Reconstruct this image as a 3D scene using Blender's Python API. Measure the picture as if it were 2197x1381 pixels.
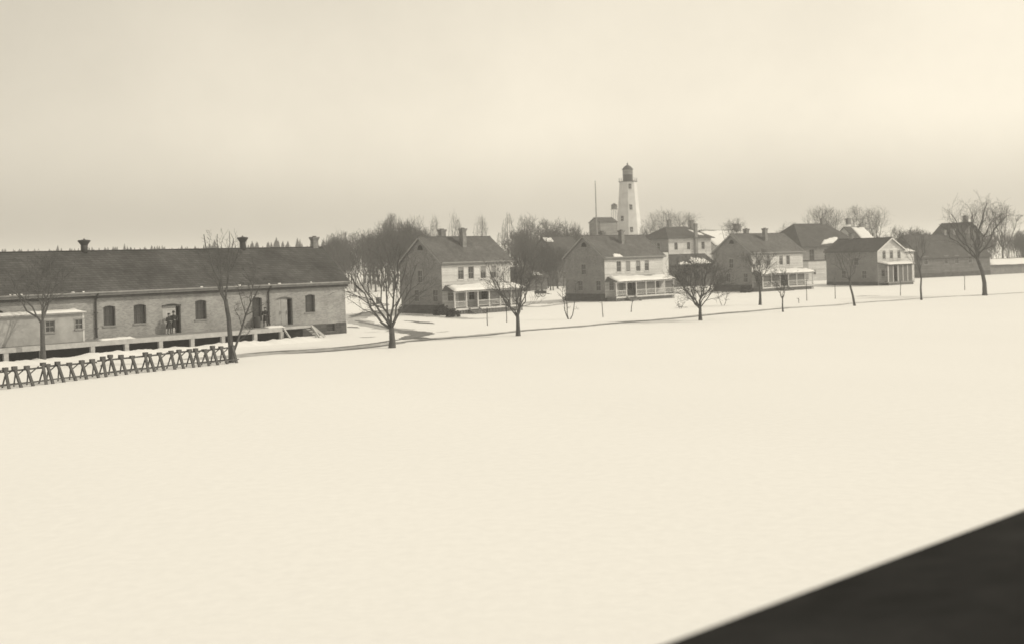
import bpy, math, random
from mathutils import Vector, Matrix
R = math.radians
for o in list(bpy.data.objects):
    bpy.data.objects.remove(o)
S = bpy.context.scene
C = S.collection

# ------------------------------------------------------------------ camera
F, CX, HY, ROLL, CAMZ = 2381.6, 1098.5, 549.9, R(1.57), 6.6     # measured on the 2197 px wide photograph
cd = bpy.data.cameras.new('camera')
cam = bpy.data.objects.new('camera', cd)
C.objects.link(cam)
cam.matrix_world = Matrix.Translation((0, 0, CAMZ)) @ Matrix.Rotation(R(90), 4, 'X') @ Matrix.Rotation(-ROLL, 4, 'Z')
cd.sensor_width = 36
cd.lens = 36 * F / 2197
cd.shift_y = -(690.5 - HY) / 2197
cd.clip_start = .05
cd.clip_end = 12000
cd.dof.use_dof = True
cd.dof.focus_distance = 34
cd.dof.aperture_fstop = 1.05
S.camera = cam

# ------------------------------------------------------------------ light
SUN_AZ, SUN_EL = R(91), R(38)          # azimuth clockwise from +Y (the view direction), so the sun stands at the right
TINT = (1.0, .917, .752)
w = bpy.data.worlds.new('World')
S.world = w
w.use_nodes = True
nt = w.node_tree
nt.nodes.clear()
def wn(t, **k):
    n = nt.nodes.new(t)
    for a, b in k.items():
        setattr(n, a, b)
    return n
sky = wn('ShaderNodeTexSky', sky_type='NISHITA', sun_disc=False, sun_elevation=SUN_EL, sun_rotation=SUN_AZ,
         altitude=0, air_density=1.0, dust_density=.6, ozone_density=1.0)
bw = wn('ShaderNodeRGBToBW')
nt.links.new(sky.outputs[0], bw.inputs[0])
geo = wn('ShaderNodeTexCoord')
sep = wn('ShaderNodeSeparateXYZ')
nt.links.new(geo.outputs['Generated'], sep.inputs[0])
mr = wn('ShaderNodeMapRange', interpolation_type='SMOOTHSTEP')   # murk low over the horizon
for i, v in enumerate((-.06, .13, .17, 1.0)):
    mr.inputs[i + 1].default_value = v
nt.links.new(sep.outputs['Z'], mr.inputs[0])
clo = wn('ShaderNodeTexNoise')
clo.inputs['Scale'].default_value = 3.2
clo.inputs['Detail'].default_value = 9
clo.inputs['Roughness'].default_value = .62
nt.links.new(geo.outputs['Generated'], clo.inputs['Vector'])
cmr = wn('ShaderNodeMapRange')
for i, v in enumerate((.3, .7, .92, 1.08)):
    cmr.inputs[i + 1].default_value = v
nt.links.new(clo.outputs['Fac'], cmr.inputs[0])
pw = wn('ShaderNodeMath', operation='POWER')
pw.inputs[1].default_value = .25
nt.links.new(bw.outputs[0], pw.inputs[0])
m1 = wn('ShaderNodeMath', operation='MULTIPLY')
nt.links.new(pw.outputs[0], m1.inputs[0])
nt.links.new(mr.outputs[0], m1.inputs[1])
m2 = wn('ShaderNodeMath', operation='MULTIPLY')
nt.links.new(m1.outputs[0], m2.inputs[0])
nt.links.new(cmr.outputs[0], m2.inputs[1])
az = wn('ShaderNodeMapRange', interpolation_type='SMOOTHSTEP')   # the veil is duller away from the sun
for i, v in enumerate((-.6, .05, .66, 1.0)):
    az.inputs[i + 1].default_value = v
nt.links.new(sep.outputs['X'], az.inputs[0])
m3 = wn('ShaderNodeMath', operation='MULTIPLY')
nt.links.new(m2.outputs[0], m3.inputs[0])
nt.links.new(az.outputs[0], m3.inputs[1])
tn = wn('ShaderNodeVectorMath', operation='SCALE')
tn.inputs[0].default_value = [c * 4.35 for c in TINT]
nt.links.new(m3.outputs[0], tn.inputs['Scale'])
bg = wn('ShaderNodeBackground')
bg.inputs['Strength'].default_value = .15
nt.links.new(tn.outputs[0], bg.inputs['Color'])
wo = wn('ShaderNodeOutputWorld')
nt.links.new(bg.outputs[0], wo.inputs[0])

sl = bpy.data.lights.new('sun', 'SUN')
sl.energy = 2.6
sl.angle = R(.6)
sl.color = TINT
so = bpy.data.objects.new('sun', sl)
C.objects.link(so)
sd = Vector((math.sin(SUN_AZ) * math.cos(SUN_EL), math.cos(SUN_AZ) * math.cos(SUN_EL), math.sin(SUN_EL)))
so.rotation_euler = sd.to_track_quat('Z', 'Y').to_euler()
so.location = (60, 60, 60)
S.view_settings.view_transform = 'Standard'
S.view_settings.look = 'None'
S.view_settings.gamma = 1
S.view_settings.use_curve_mapping = False
S.view_settings.exposure = 0
S.cycles.volume_bounces = 1
S.cycles.max_bounces = 6

# ------------------------------------------------------------------ measuring
c_, s_ = math.cos(ROLL), math.sin(ROLL)
def flat(px, py):
    dx, dy = px - CX, py - HY
    return dx * c_ - dy * s_, dx * s_ + dy * c_
def proj(p):
    x, y = F * p[0] / p[1], F * (CAMZ - p[2]) / p[1]
    return CX + x * c_ + y * s_, HY - x * s_ + y * c_
def gz(x, y):                        # gentle lie of the snow
    k = max(0., min(1., (230 - y) / 60)) * max(0., min(1., (y - 12) / 20))
    return k * (.035 * math.sin(x * .19 + y * .07 + 1) + .03 * math.sin(y * .23 - x * .11) + .02 * math.sin(x * .37 + y * .31 + 2))
def G(px, py):                       # ground point seen at a pixel
    a, b = flat(px, py)
    Y = F * CAMZ / b
    return a * Y / F, Y
def at(px, py, Y):                   # point at a pixel at distance Y
    a, b = flat(px, py)
    return Vector((a * Y / F, Y, CAMZ - b * Y / F))

# ------------------------------------------------------------------ materials
MATS = {}
def mat(name, v, rough=.85, var=.2, scale=3., bump=.0, kind='noise', spec=.2, size=1.0, metal=0.):
    if name in MATS:
        return MATS[name]
    m = bpy.data.materials.new(name)
    m.use_nodes = True
    t = m.node_tree
    b = t.nodes['Principled BSDF']
    b.inputs['Roughness'].default_value = rough
    b.inputs['Specular IOR Level'].default_value = spec
    b.inputs['Metallic'].default_value = metal
    tc = t.nodes.new('ShaderNodeTexCoord')
    n1 = t.nodes.new('ShaderNodeTexNoise')
    n1.inputs['Scale'].default_value = scale
    n1.inputs['Detail'].default_value = 6
    n1.inputs['Roughness'].default_value = .65
    t.links.new(tc.outputs['Object'], n1.inputs['Vector'])
    r = t.nodes.new('ShaderNodeMapRange')
    for i, q in enumerate((.3, .7, v * (1 - var), v * (1 + var))):
        r.inputs[i + 1].default_value = q
    t.links.new(n1.outputs['Fac'], r.inputs[0])
    val = r.outputs[0]
    hgt = n1.outputs['Fac']
    if kind in ('brick', 'shingle', 'board', 'plank'):
        s = t.nodes.new('ShaderNodeSeparateXYZ')
        t.links.new(tc.outputs['Object'], s.inputs[0])
        a = t.nodes.new('ShaderNodeMath')
        t.links.new(s.outputs['X'], a.inputs[0])
        t.links.new(s.outputs['Y'], a.inputs[1])
        cb = t.nodes.new('ShaderNodeCombineXYZ')
        if kind == 'plank':
            t.links.new(s.outputs['Z'], cb.inputs[0])
            t.links.new(a.outputs[0], cb.inputs[1])
        else:
            t.links.new(a.outputs[0], cb.inputs[0])
            t.links.new(s.outputs['Z'], cb.inputs[1])
        k = t.nodes.new('ShaderNodeTexBrick')
        W, H, mo = {'brick': (.215, .075, .010), 'shingle': (.22, .11, .012), 'board': (4.2, .115, .008), 'plank': (3.5, .2, .012)}[kind]
        k.inputs['Scale'].default_value = 1.0
        k.inputs['Brick Width'].default_value = W * size
        k.inputs['Row Height'].default_value = H * size
        k.inputs['Mortar Size'].default_value = mo * size
        k.inputs['Mortar Smooth'].default_value = .3
        k.inputs['Bias'].default_value = 0
        k.inputs['Color1'].default_value = (.78, .78, .78, 1)
        k.inputs['Color2'].default_value = (1.2, 1.2, 1.2, 1)
        mo_c = 1.25 if kind == 'brick' else .5
        k.inputs['Mortar'].default_value = (mo_c, mo_c, mo_c, 1)
        t.links.new(cb.outputs[0], k.inputs['Vector'])
        mu = t.nodes.new('ShaderNodeMath')
        mu.operation = 'MULTIPLY'
        t.links.new(val, mu.inputs[0])
        t.links.new(k.outputs['Color'], mu.inputs[1])
        val = mu.outputs[0]
        hgt = k.outputs['Fac']
    t.links.new(val, b.inputs['Base Color'])
    if bump:
        bn = t.nodes.new('ShaderNodeBump')
        bn.inputs['Strength'].default_value = bump
        bn.inputs['Distance'].default_value = .03
        if kind in ('brick', 'shingle', 'board', 'plank'):
            bn.invert = True
        t.links.new(hgt, bn.inputs['Height'])
        t.links.new(bn.outputs[0], b.inputs['Normal'])
    MATS[name] = m
    return m
M = dict(
    snow=mat('snow', .755, .8, .03, 3.0, .12, spec=.1),
    roofsnow=mat('roof snow', .70, .75, .05, 1.5, .3, spec=.15),
    slush=mat('slush', .40, .7, .45, 1.1, .4),
    ruts=mat('wet ruts', .15, .6, .5, 1.4, .4),
    wbrick=mat('storehouse brick', .27, .9, .22, .6, .3, 'brick'),
    found=mat('dark stone foundation', .075, .9, .35, 1.2, .4, 'brick', size=3),
    wroof=mat('storehouse slate', .066, .8, .4, .35, .3, 'shingle', size=1.6),
    roof=mat('house shingles', .115, .85, .25, .6, .3, 'shingle'),
    droof=mat('dark shingles', .068, .85, .3, .6, .3, 'shingle'),
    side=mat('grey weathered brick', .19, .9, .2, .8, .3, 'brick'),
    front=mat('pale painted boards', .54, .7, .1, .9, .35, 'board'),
    white=mat('white trim paint', .58, .6, .1, 2.),
    dpaint=mat('pale door paint', .46, .7, .12, 2.),
    dpaint2=mat('dull door paint', .33, .7, .15, 2.),
    porch_shade=mat('porch shade panel', .12, .95, .25, 3.),  # dark tone standing in for the shade inside the porches
    grey=mat('grey paint', .26, .7, .15, 2.),
    dkwall=mat('dark weathered boards', .14, .85, .25, .9, .3, 'board'),
    mdwall=mat('grey weathered boards', .22, .85, .2, .9, .3, 'board'),
    chim=mat('chimney brick', .20, .9, .3, 1.5, .3, 'brick'),
    wood=mat('grey weathered planks', .24, .9, .25, 2., .3),
    lwood=mat('pale new timber', .40, .85, .2, 2., .2),
    dwood=mat('dark tarred timber', .07, .9, .35, 3., .3),
    fence=mat('rough dark timber', .09, .9, .4, 3., .3),
    dark=mat('dark interior', .03, .9, .2, 1.),
    glass=mat('dark window glass', .05, .12, .2, 1., spec=.5),
    blind=mat('pale window blind', .24, .7, .1, 1.),
    tower=mat('whitewashed rubble', .60, .85, .12, .6, .3),
    iron=mat('dark painted iron', .06, .6, .25, 2.),
    lens=mat('lantern glass', .30, .15, .2, 1., spec=.6),
    bark=mat('bark', .085, .95, .35, 4., .4),
    twig=mat('twigs', .085, .95, .3, 1.),
    fwood=mat('woodland twigs', .06, .95, .35, .15),
    pine=mat('pine needles', .045, .95, .4, .3),
    tar=mat('tarred roofing felt', .022, .95, .35, 2.5, .5, spec=.05),
    shrub=mat('evergreen shrub', .05, .95, .4, 2.),
    cloth1=mat('dark wool overcoat', .035, .95, .3, 6.),
    cloth2=mat('dark wool trousers', .045, .95, .3, 6.),
    skin=mat('skin', .36, .6, .1, 8.),
    hair=mat('dark hair', .03, .7, .2, 8.),
)

# ------------------------------------------------------------------ mesh helpers
class MB:
    def __init__(s):
        s.v, s.f = [], []
    def add(s, vs, fs):
        n = len(s.v)
        s.v += [tuple(q) for q in vs]
        s.f += [tuple(i + n for i in f) for f in fs]
        return s
    def box(s, x0, x1, y0, y1, z0, z1):
        return s.add([(x0, y0, z0), (x1, y0, z0), (x1, y1, z0), (x0, y1, z0), (x0, y0, z1), (x1, y0, z1), (x1, y1, z1), (x0, y1, z1)],
                     [(0, 3, 2, 1), (4, 5, 6, 7), (0, 1, 5, 4), (1, 2, 6, 5), (2, 3, 7, 6), (3, 0, 4, 7)])
    def bar(s, p, q, a, b):          # squared timber between two points
        p, q = Vector(p), Vector(q)
        d = (q - p).normalized()
        e = d.cross(Vector((0, 0, 1)))
        e = Vector((1, 0, 0)) if e.length < 1e-4 else e.normalized()
        g = e.cross(d).normalized()
        vs = []
        for c in (p, q):
            vs += [c - e * a / 2 - g * b / 2, c + e * a / 2 - g * b / 2, c + e * a / 2 + g * b / 2, c - e * a / 2 + g * b / 2]
        return s.add(vs, [(0, 3, 2, 1), (4, 5, 6, 7), (0, 1, 5, 4), (1, 2, 6, 5), (2, 3, 7, 6), (3, 0, 4, 7)])
    def prism(s, poly, d):           # poly: 3D loop, extruded by d
        n = len(poly)
        d = Vector(d)
        vs = [Vector(p) for p in poly] + [Vector(p) + d for p in poly]
        return s.add(vs, [tuple(range(n - 1, -1, -1)), tuple(range(n, 2 * n))] + [(i, (i + 1) % n, (i + 1) % n + n, i + n) for i in range(n)])
    def tube(s, pts, rs, n=6, cap=True):
        prev = None
        base = len(s.v)
        k = len(pts)
        for i, p in enumerate(pts):
            p = Vector(p)
            d = (Vector(pts[min(i + 1, k - 1)]) - Vector(pts[max(i - 1, 0)]))
            d = d.normalized() if d.length > 1e-7 else Vector((0, 0, 1))
            e = d.cross(Vector((0, 0, 1))) if prev is None else prev - d * prev.dot(d)
            e = Vector((1, 0, 0)) if e.length < 1e-4 else e.normalized()
            prev = e
            g = d.cross(e)
            for j in range(n):
                a = 2 * math.pi * j / n
                s.v.append(tuple(p + (e * math.cos(a) + g * math.sin(a)) * rs[i]))
        for i in range(k - 1):
            for j in range(n):
                a, b = base + i * n + j, base + i * n + (j + 1) % n
                s.f.append((a, b, b + n, a + n))
        if cap:
            s.f.append(tuple(base + j for j in range(n - 1, -1, -1)))
            s.f.append(tuple(base + (k - 1) * n + j for j in range(n)))
        return s
    def lathe(s, prof, n=16, c=(0, 0), rot=0., sx=1., sy=1.):
        base = len(s.v)
        for r, z in prof:
            for j in range(n):
                a = rot + 2 * math.pi * j / n
                s.v.append((c[0] + r * math.cos(a) * sx, c[1] + r * math.sin(a) * sy, z))
        for i in range(len(prof) - 1):
            for j in range(n):
                a, b = base + i * n + j, base + i * n + (j + 1) % n
                s.f.append((a, b, b + n, a + n))
        s.f.append(tuple(base + j for j in range(n - 1, -1, -1)))
        s.f.append(tuple(base + (len(prof) - 1) * n + j for j in range(n)))
        return s
    def mesh(s, name, m, smooth=False):
        me = bpy.data.meshes.new(name)
        me.from_pydata(s.v, [], s.f)
        if m:
            me.materials.append(m)
        if smooth:
            me.polygons.foreach_set('use_smooth', [True] * len(me.polygons))
        me.update()
        return me
    def build(s, name, m, parent=None, smooth=False, loc=None):
        o = bpy.data.objects.new(name, s.mesh(name, m, smooth))
        C.objects.link(o)
        if parent:
            o.parent = parent
        if loc:
            o.location = loc
        return o
def tag(o, label=None, cat=None, group=None, kind=None):
    for k, v in (('label', label), ('category', cat), ('group', group), ('kind', kind)):
        if v:
            o[k] = v
    return o
def empty(name, loc, rz=0., label=None, cat=None, group=None):
    o = bpy.data.objects.new(name, None)
    C.objects.link(o)
    o.location = loc
    o.rotation_euler = (0, 0, rz)
    o.empty_display_size = .5
    return tag(o, label, cat, group)
def inst(o, parent, loc=(0, 0, 0), rz=None):
    c = o.copy()
    C.objects.link(c)
    c.parent = parent
    c.location = loc
    if rz is not None:
        c.rotation_euler = (0, 0, rz)
    return c

# local frame of a building: +x along its front to the right, +y to its back; phi = angle of +x from the view direction
class Frame:
    def __init__(s, x, y, phi, z=0.):
        a = R(phi)
        s.o, s.u, s.v = Vector((x, y, z)), Vector((math.sin(a), math.cos(a), 0)), Vector((-math.cos(a), math.sin(a), 0))
        s.rz = R(90 - phi)
    def w(s, x, y, z=0.):
        return s.o + s.u * x + s.v * y + Vector((0, 0, z))
    def x_at(s, px, y, z=0.):        # local x where a pixel column meets the line (., y, z)
        lo, hi = -80., 80.
        for _ in range(60):
            m = (lo + hi) / 2
            p = s.w(m, y, z)
            if p.y < 1 or proj(p)[0] < px:
                lo = m
            else:
                hi = m
        return lo
    def z_at(s, py, x, y):
        lo, hi = -20., 60.
        for _ in range(60):
            m = (lo + hi) / 2
            if proj(s.w(x, y, m))[1] > py:
                lo = m
            else:
                hi = m
        return lo

def wall(L, H, ops=(), depth=.18, arch=0.):
    """sheet in the plane y=0 (outer face towards -y) with openings (x0, x1, z0, z1) and their reveals"""
    mb = MB()
    xs = sorted({0., L} | {a for o in ops for a in o[:2]})
    zs = sorted({-.3, H} | {a for o in ops for a in o[2:4]})
    for i in range(len(xs) - 1):
        for j in range(len(zs) - 1):
            xm, zm = (xs[i] + xs[i + 1]) / 2, (zs[j] + zs[j + 1]) / 2
            if any(o[0] < xm < o[1] and o[2] < zm < o[3] for o in ops):
                continue
            a, b, c, d = xs[i], xs[i + 1], zs[j], zs[j + 1]
            mb.add([(a, 0, c), (b, 0, c), (b, 0, d), (a, 0, d)], [(0, 1, 2, 3)])
    for o in ops:
        a, b, c, d = o[:4]
        mb.add([(a, 0, c), (a, depth, c), (a, depth, d), (a, 0, d)], [(0, 1, 2, 3)])
        mb.add([(b, 0, c), (b, depth, c), (b, depth, d), (b, 0, d)], [(3, 2, 1, 0)])
        mb.add([(a, 0, d), (b, 0, d), (b, depth, d), (a, depth, d)], [(3, 2, 1, 0)])
        mb.add([(a, 0, c), (b, 0, c), (b, depth, c), (a, depth, c)], [(0, 1, 2, 3)])
        if len(o) > 4 and o[4]:      # segmental head: two spandrels
            rise, n = o[4], 6
            for side in (-1, 1):
                loop = [((a if side < 0 else b), 0, d)]
                for k in range(n + 1):
                    t = k / n
                    x = (a + b) / 2 + side * (b - a) / 2 * t
                    loop.append((x, 0, d - rise * t * t))
                if side > 0:
                    loop.reverse()
                mb.prism([(p[0], p[1] + .002, p[2]) for p in loop], (0, depth - .01, 0))
    return mb

def window(parent, x0, x1, z0, z1, depth=.12, cols=2, rows=2, blind=0., trim=.07, frame='white', glass='glass', sill=True, lintel=True, loc=(0, 0, 0), rz=0., name='window', casing=True):
    """window in the local plane y=0: the frame is the part, sash bars, glass, blind and sill its sub-parts"""
    f = MB()
    e = .002
    if casing:
        f.box(x0 - trim, x0 - e, -.025, .03, z0 - e, z1 + e)
        f.box(x1 + e, x1 + trim, -.025, .03, z0 - e, z1 + e)
        if lintel:
            f.box(x0 - trim - .03, x1 + trim + .03, -.045, .03, z1 + 2 * e, z1 + trim + .03)
    f.box(x0 + e, x0 + .055, depth - .05, depth, z0 + e, z1 - e)
    f.box(x1 - .055, x1 - e, depth - .05, depth, z0 + e, z1 - e)
    f.box(x0 + .056, x1 - .056, depth - .048, depth - .002, z1 - .06, z1 - e)
    f.box(x0 + .056, x1 - .056, depth - .048, depth - .002, z0 + e, z0 + .06)
    o = f.build(name, M[frame], parent, loc=loc)
    o.rotation_euler = (0, 0, rz)
    b = MB()
    zm = (z0 + z1) / 2
    b.box(x0 + .056, x1 - .056, depth - .045, depth - .005, zm - .03, zm + .03)
    for k in range(1, cols):
        x = x0 + (x1 - x0) * k / cols
        b.box(x - .016, x + .016, depth - .035, depth - .012, z0 + .06, zm - .031)
        b.box(x - .016, x + .016, depth - .035, depth - .012, zm + .031, z1 - .06)
    b.build('sash_bars', M['grey' if frame != 'dwood' else 'dwood'], o)
    g = MB()
    g.box(x0 + .05, x1 - .05, depth - .008, depth + .004, z0 + .05, z1 - .05)
    g.build('pane', M[glass], o)
    if blind:
        q = MB()
        q.box(x0 + .06, x1 - .06, depth - .011, depth - .0085, z1 - .06 - (z1 - z0 - .12) * blind, z1 - .06)
        q.build('blind', M['blind'], o)
    if sill:
        q = MB()
        q.box(x0 - trim - .02, x1 + trim + .02, -.09, depth - .06, z0 - .07, z0 - e)
        q.build('sill', M[frame], o)
    return o

def slab(mb, a, b, c, d, th):        # roof slope: quad a b c d (counter-clockwise from above), thickness downwards
    n = (Vector(b) - Vector(a)).cross(Vector(d) - Vector(a)).normalized()
    mb.prism([Vector(p) - n * th for p in (a, b, c, d)], n * th)

def snow_cover(o00, o10, o11, o01, nx, ny, th, seed, parent, bare=.0, name='snow_cover', lump=.5, drip=.12):
    """lumpy snow lying on a slope; o00-o10 is the eave edge, o01-o11 the upper edge"""
    rnd = random.Random(seed)
    a, b, c, d = map(Vector, (o00, o10, o11, o01))
    ph = [rnd.uniform(0, 6.28) for _ in range(6)]
    def edge(t):
        return .5 + .5 * math.sin(t * 5.1 + ph[0]) * math.sin(t * 11.7 + ph[1])
    top, bot = [], []
    n = (b - a).cross(d - a).normalized()
    for i in range(nx + 1):
        s = i / nx
        lo = -drip * edge(s * 1.3) * .6
        hi = 1 - bare * edge(s + 2)
        for j in range(ny + 1):
            t = lo + (hi - lo) * j / ny
            p = a.lerp(b, s).lerp(d.lerp(c, s), t) if 0 <= t else a.lerp(b, s) + (a.lerp(b, s) - d.lerp(c, s)) * (-t)
            ed = min(1., min(i, nx - i, j, ny - j) / 1.0)
            h = th * (.25 + .75 * ed) * (1 + lump * .6 * math.sin(s * 9 + ph[2]) * math.sin(t * 6 + s * 17 + ph[3])) * rnd.uniform(.85, 1.15)
            top.append(p + n * max(.03, h))
            bot.append(p + n * .004)
    mb = MB()
    W = ny + 1
    N = len(top)
    fs = []
    for i in range(nx):
        for j in range(ny):
            q = (i * W + j, (i + 1) * W + j, (i + 1) * W + j + 1, i * W + j + 1)
            fs.append(q)
            fs.append(tuple(N + k for k in reversed(q)))
    for i in range(nx):
        for j in (0, ny):
            q = (i * W + j, (i + 1) * W + j, (i + 1) * W + j + N, i * W + j + N)
            fs.append(q if j else q[::-1])
    for j in range(ny):
        for i in (0, nx):
            q = (i * W + j, i * W + j + 1, i * W + j + 1 + N, i * W + j + N)
            fs.append(q if not i else q[::-1])
    mb.add(top + bot, fs)
    return mb.build(name, M['roofsnow'], parent, True)

def gable_roof(L, W, ze, zr, oe=.35, og=.3, th=.12, axis='x'):
    """roof mesh for a block 0..L x 0..W; ridge along x or along y"""
    mb = MB()
    if axis == 'x':
        k = (zr - ze) / (W / 2)
        f0, f1, zl = -oe, W + oe, ze - k * oe
        slab(mb, (-og, f0, zl), (L + og, f0, zl), (L + og, W / 2, zr), (-og, W / 2, zr), th)
        slab(mb, (L + og, f1, zl), (-og, f1, zl), (-og, W / 2 + .001, zr), (L + og, W / 2 + .001, zr), th)
        mb.box(-og - .01, L + og + .01, W / 2 - .09, W / 2 + .09, zr - .05, zr + .045)
    else:
        k = (zr - ze) / (L / 2)
        zl = ze - k * oe
        slab(mb, (-oe, W + og, zl), (-oe, -og, zl), (L / 2, -og, zr), (L / 2, W + og, zr), th)
        slab(mb, (L + oe, -og, zl), (L + oe, W + og, zl), (L / 2 + .001, W + og, zr), (L / 2 + .001, -og, zr), th)
        mb.box(L / 2 - .09, L / 2 + .09, -og - .01, W + og + .01, zr - .05, zr + .045)
    return mb
def hip_roof(L, W, ze, zr, inset, oe=.5, th=.12):
    mb = MB()
    a, b, c, d = (-oe, -oe, ze), (L + oe, -oe, ze), (L + oe, W + oe, ze), (-oe, W + oe, ze)
    r0, r1 = (inset, W / 2, zr), (L - inset, W / 2, zr)
    mb.add([a, b, c, d, r0, r1] + [(p[0], p[1], p[2] - th) for p in (a, b, c, d)],
           [(0, 1, 5, 4), (1, 2, 5), (2, 3, 4, 5), (3, 0, 4), (0, 6, 7, 1), (1, 7, 8, 2), (2, 8, 9, 3), (3, 9, 6, 0), (6, 9, 8, 7)])
    return mb
def chimney(parent, x, y, z0, z1, a=.7, b=.55, m='chim'):
    mb = MB()
    mb.box(x - a / 2, x + a / 2, y - b / 2, y + b / 2, z0, z1 - .32)
    mb.box(x - a / 2 - .05, x + a / 2 + .05, y - b / 2 - .05, y + b / 2 + .05, z1 - .319, z1 - .2)
    mb.box(x - a / 2 - .1, x + a / 2 + .1, y - b / 2 - .1, y + b / 2 + .1, z1 - .199, z1 - .04)
    o = mb.build('chimney', M[m], parent)
    q = MB()
    q.box(x - a / 4, x + a / 4, y - b / 4, y + b / 4, z1 - .039, z1 + .05)
    q.build('flue', M['iron'], o)
    return o

# ================================================================== THE SETTING
def axis(parts):
    out = []
    for a, b, st in parts:
        x = a
        while x < b - 1e-6:
            out.append(x)
            x += st
    out.append(parts[-1][1])
    return out
gx = axis([(-3600, -600, 500), (-600, -120, 60), (-120, -60, 6), (-60, 90, 1.5), (90, 150, 6), (150, 600, 45), (600, 3600, 500)])
gy = axis([(-400, -40, 90), (-40, 10, 5), (10, 190, 1.5), (190, 260, 5), (260, 600, 34), (600, 4200, 400)])
g = MB()
for y in gy:
    for x in gx:
        g.v.append((x, y, gz(x, y)))
nx = len(gx)
for j in range(len(gy) - 1):
    for i in range(nx - 1):
        a = j * nx + i
        g.f.append((a, a + 1, a + 1 + nx, a + nx))
tag(g.build('snow_ground', M['snow'], smooth=True), kind='structure')

def ribbon(name, pts, width, m, seed, lift=.018, rag=.25, ends=True):
    """ragged strip lying on the snow along ground points"""
    rnd = random.Random(seed)
    P = [Vector((x, y, 0)) for x, y in pts]
    dense = []
    for i in range(len(P) - 1):
        p0, p1, p2, p3 = P[max(i - 1, 0)], P[i], P[i + 1], P[min(i + 2, len(P) - 1)]
        n = max(2, int((p2 - p1).length / .45))
        for k in range(n):
            t = k / n
            dense.append(.5 * ((2 * p1) + (p2 - p0) * t + (2 * p0 - 5 * p1 + 4 * p2 - p3) * t * t + (3 * p1 - p0 - 3 * p2 + p3) * t ** 3))
    dense.append(P[-1])
    mb = MB()
    n = len(dense)
    wl = wr = 0.
    for i, p in enumerate(dense):
        d = (dense[min(i + 1, n - 1)] - dense[max(i - 1, 0)]).normalized()
        s = Vector((d.y, -d.x, 0))
        wl = .7 * wl + rnd.uniform(-rag, rag) * .6
        wr = .7 * wr + rnd.uniform(-rag, rag) * .6
        e = min(1., min(i, n - 1 - i) / 5 + .12) if ends else 1.
        hw = (width(i / n) if callable(width) else width) / 2
        for q in (p - s * max(.03, hw + wl * hw * 1.4) * e, p, p + s * max(.03, hw + wr * hw * 1.4) * e):
            mb.v.append((q.x, q.y, gz(q.x, q.y) + lift))
    for i in range(n - 1):
        a = i * 3
        mb.f += [(a, a + 3, a + 4, a + 1), (a + 1, a + 4, a + 5, a + 2)]
    for k, f in enumerate(mb.f):
        mb.f[k] = f[::-1]
    return tag(mb.build(name, m), kind='structure')
def gp(*pp):
    return [G(x, y) for x, y in pp]
ribbon('road', gp((380, 772), (505, 765), (600, 757), (700, 750), (790, 742), (870, 732)), 2.4, M['slush'], 1, .014)
ribbon('road_rut', gp((505, 762), (600, 754), (700, 746.5), (790, 737.5), (865, 727)), .5, M['ruts'], 2, .03, .5)
ribbon('road_rut', gp((600, 760.5), (700, 753.5), (800, 743.5), (870, 734)), .45, M['ruts'], 3, .03, .5)
ribbon('path', gp((860, 733), (940, 726), (1050, 717), (1112, 711), (1300, 693.5), (1500, 677), (1700, 660.5), (1900, 646), (2060, 636), (2230, 626)),
       lambda t: 1.7 - .8 * t, M['slush'], 4, .016, .3)
ribbon('path_edge', gp((860, 734), (940, 727.5), (1050, 718), (1112, 712), (1300, 694), (1500, 677.5), (1700, 661)),
       lambda t: .7 - .3 * t, M['ruts'], 5, .03, .6)
ribbon('drive', gp((748, 686), (772, 679), (800, 671), (840, 667), (880, 668)), 2.6, M['slush'], 6, .016, .35)
ribbon('drive_rut', gp((750, 683), (775, 674), (800, 669), (850, 664.5), (880, 666)), 1.0, M['ruts'], 7, .03, .5)
ribbon('drive_loop', gp((752, 681), (768, 688), (800, 698), (835, 706), (868, 711), (902, 714.5)), 2.2, M['slush'], 8, .017, .4)
ribbon('drive_rut', gp((762, 687), (800, 696.5), (838, 704.5), (868, 710.5)), .7, M['ruts'], 9, .03, .5)
ribbon('slush_patch', gp((858, 708), (880, 711.5), (904, 714.5), (890, 720), (866, 728)), 1.9, M['ruts'], 10, .032, .35)
ribbon('slush_patch', gp((858, 726), (885, 724), (935, 727)), 1.6, M['ruts'], 11, .034, .5)
ribbon('house_path', gp((866, 676), (900, 677), (960, 681), (1010, 684), (1060, 683)), 1.7, M['slush'], 12, .016, .5)  # slush-coloured path; the strip also paints the shadow line along it
ribbon('house_path', gp((868, 688), (900, 692), (932, 696)), .9, M['ruts'], 13, .016, .5)
ribbon('slush_patch', gp((772, 722), (790, 722), (806, 721)), .9, M['ruts'], 14, .016, .6)
ribbon('slush_patch', gp((935, 712), (952, 711), (964, 710)), .6, M['ruts'], 15, .016, .6)
ribbon('slush_patch', gp((778, 712), (800, 711), (822, 710)), .5, M['slush'], 16, .016, .6)
ribbon('slush_patch', gp((1448, 661), (1462, 660), (1474, 661)), 1.4, M['slush'], 17, .016, .6)
ribbon('yard_track', gp((1100, 655), (1145, 658), (1185, 655), (1240, 648)), 1.6, M['slush'], 18, .016, .5)
ribbon('slush_patch', gp((1838, 637), (1862, 635), (1890, 636)), 1.6, M['slush'], 19, .016, .6)
ribbon('slush_patch', gp((748, 700), (760, 702), (772, 703)), 1.0, M['ruts'], 20, .016, .6)

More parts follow.
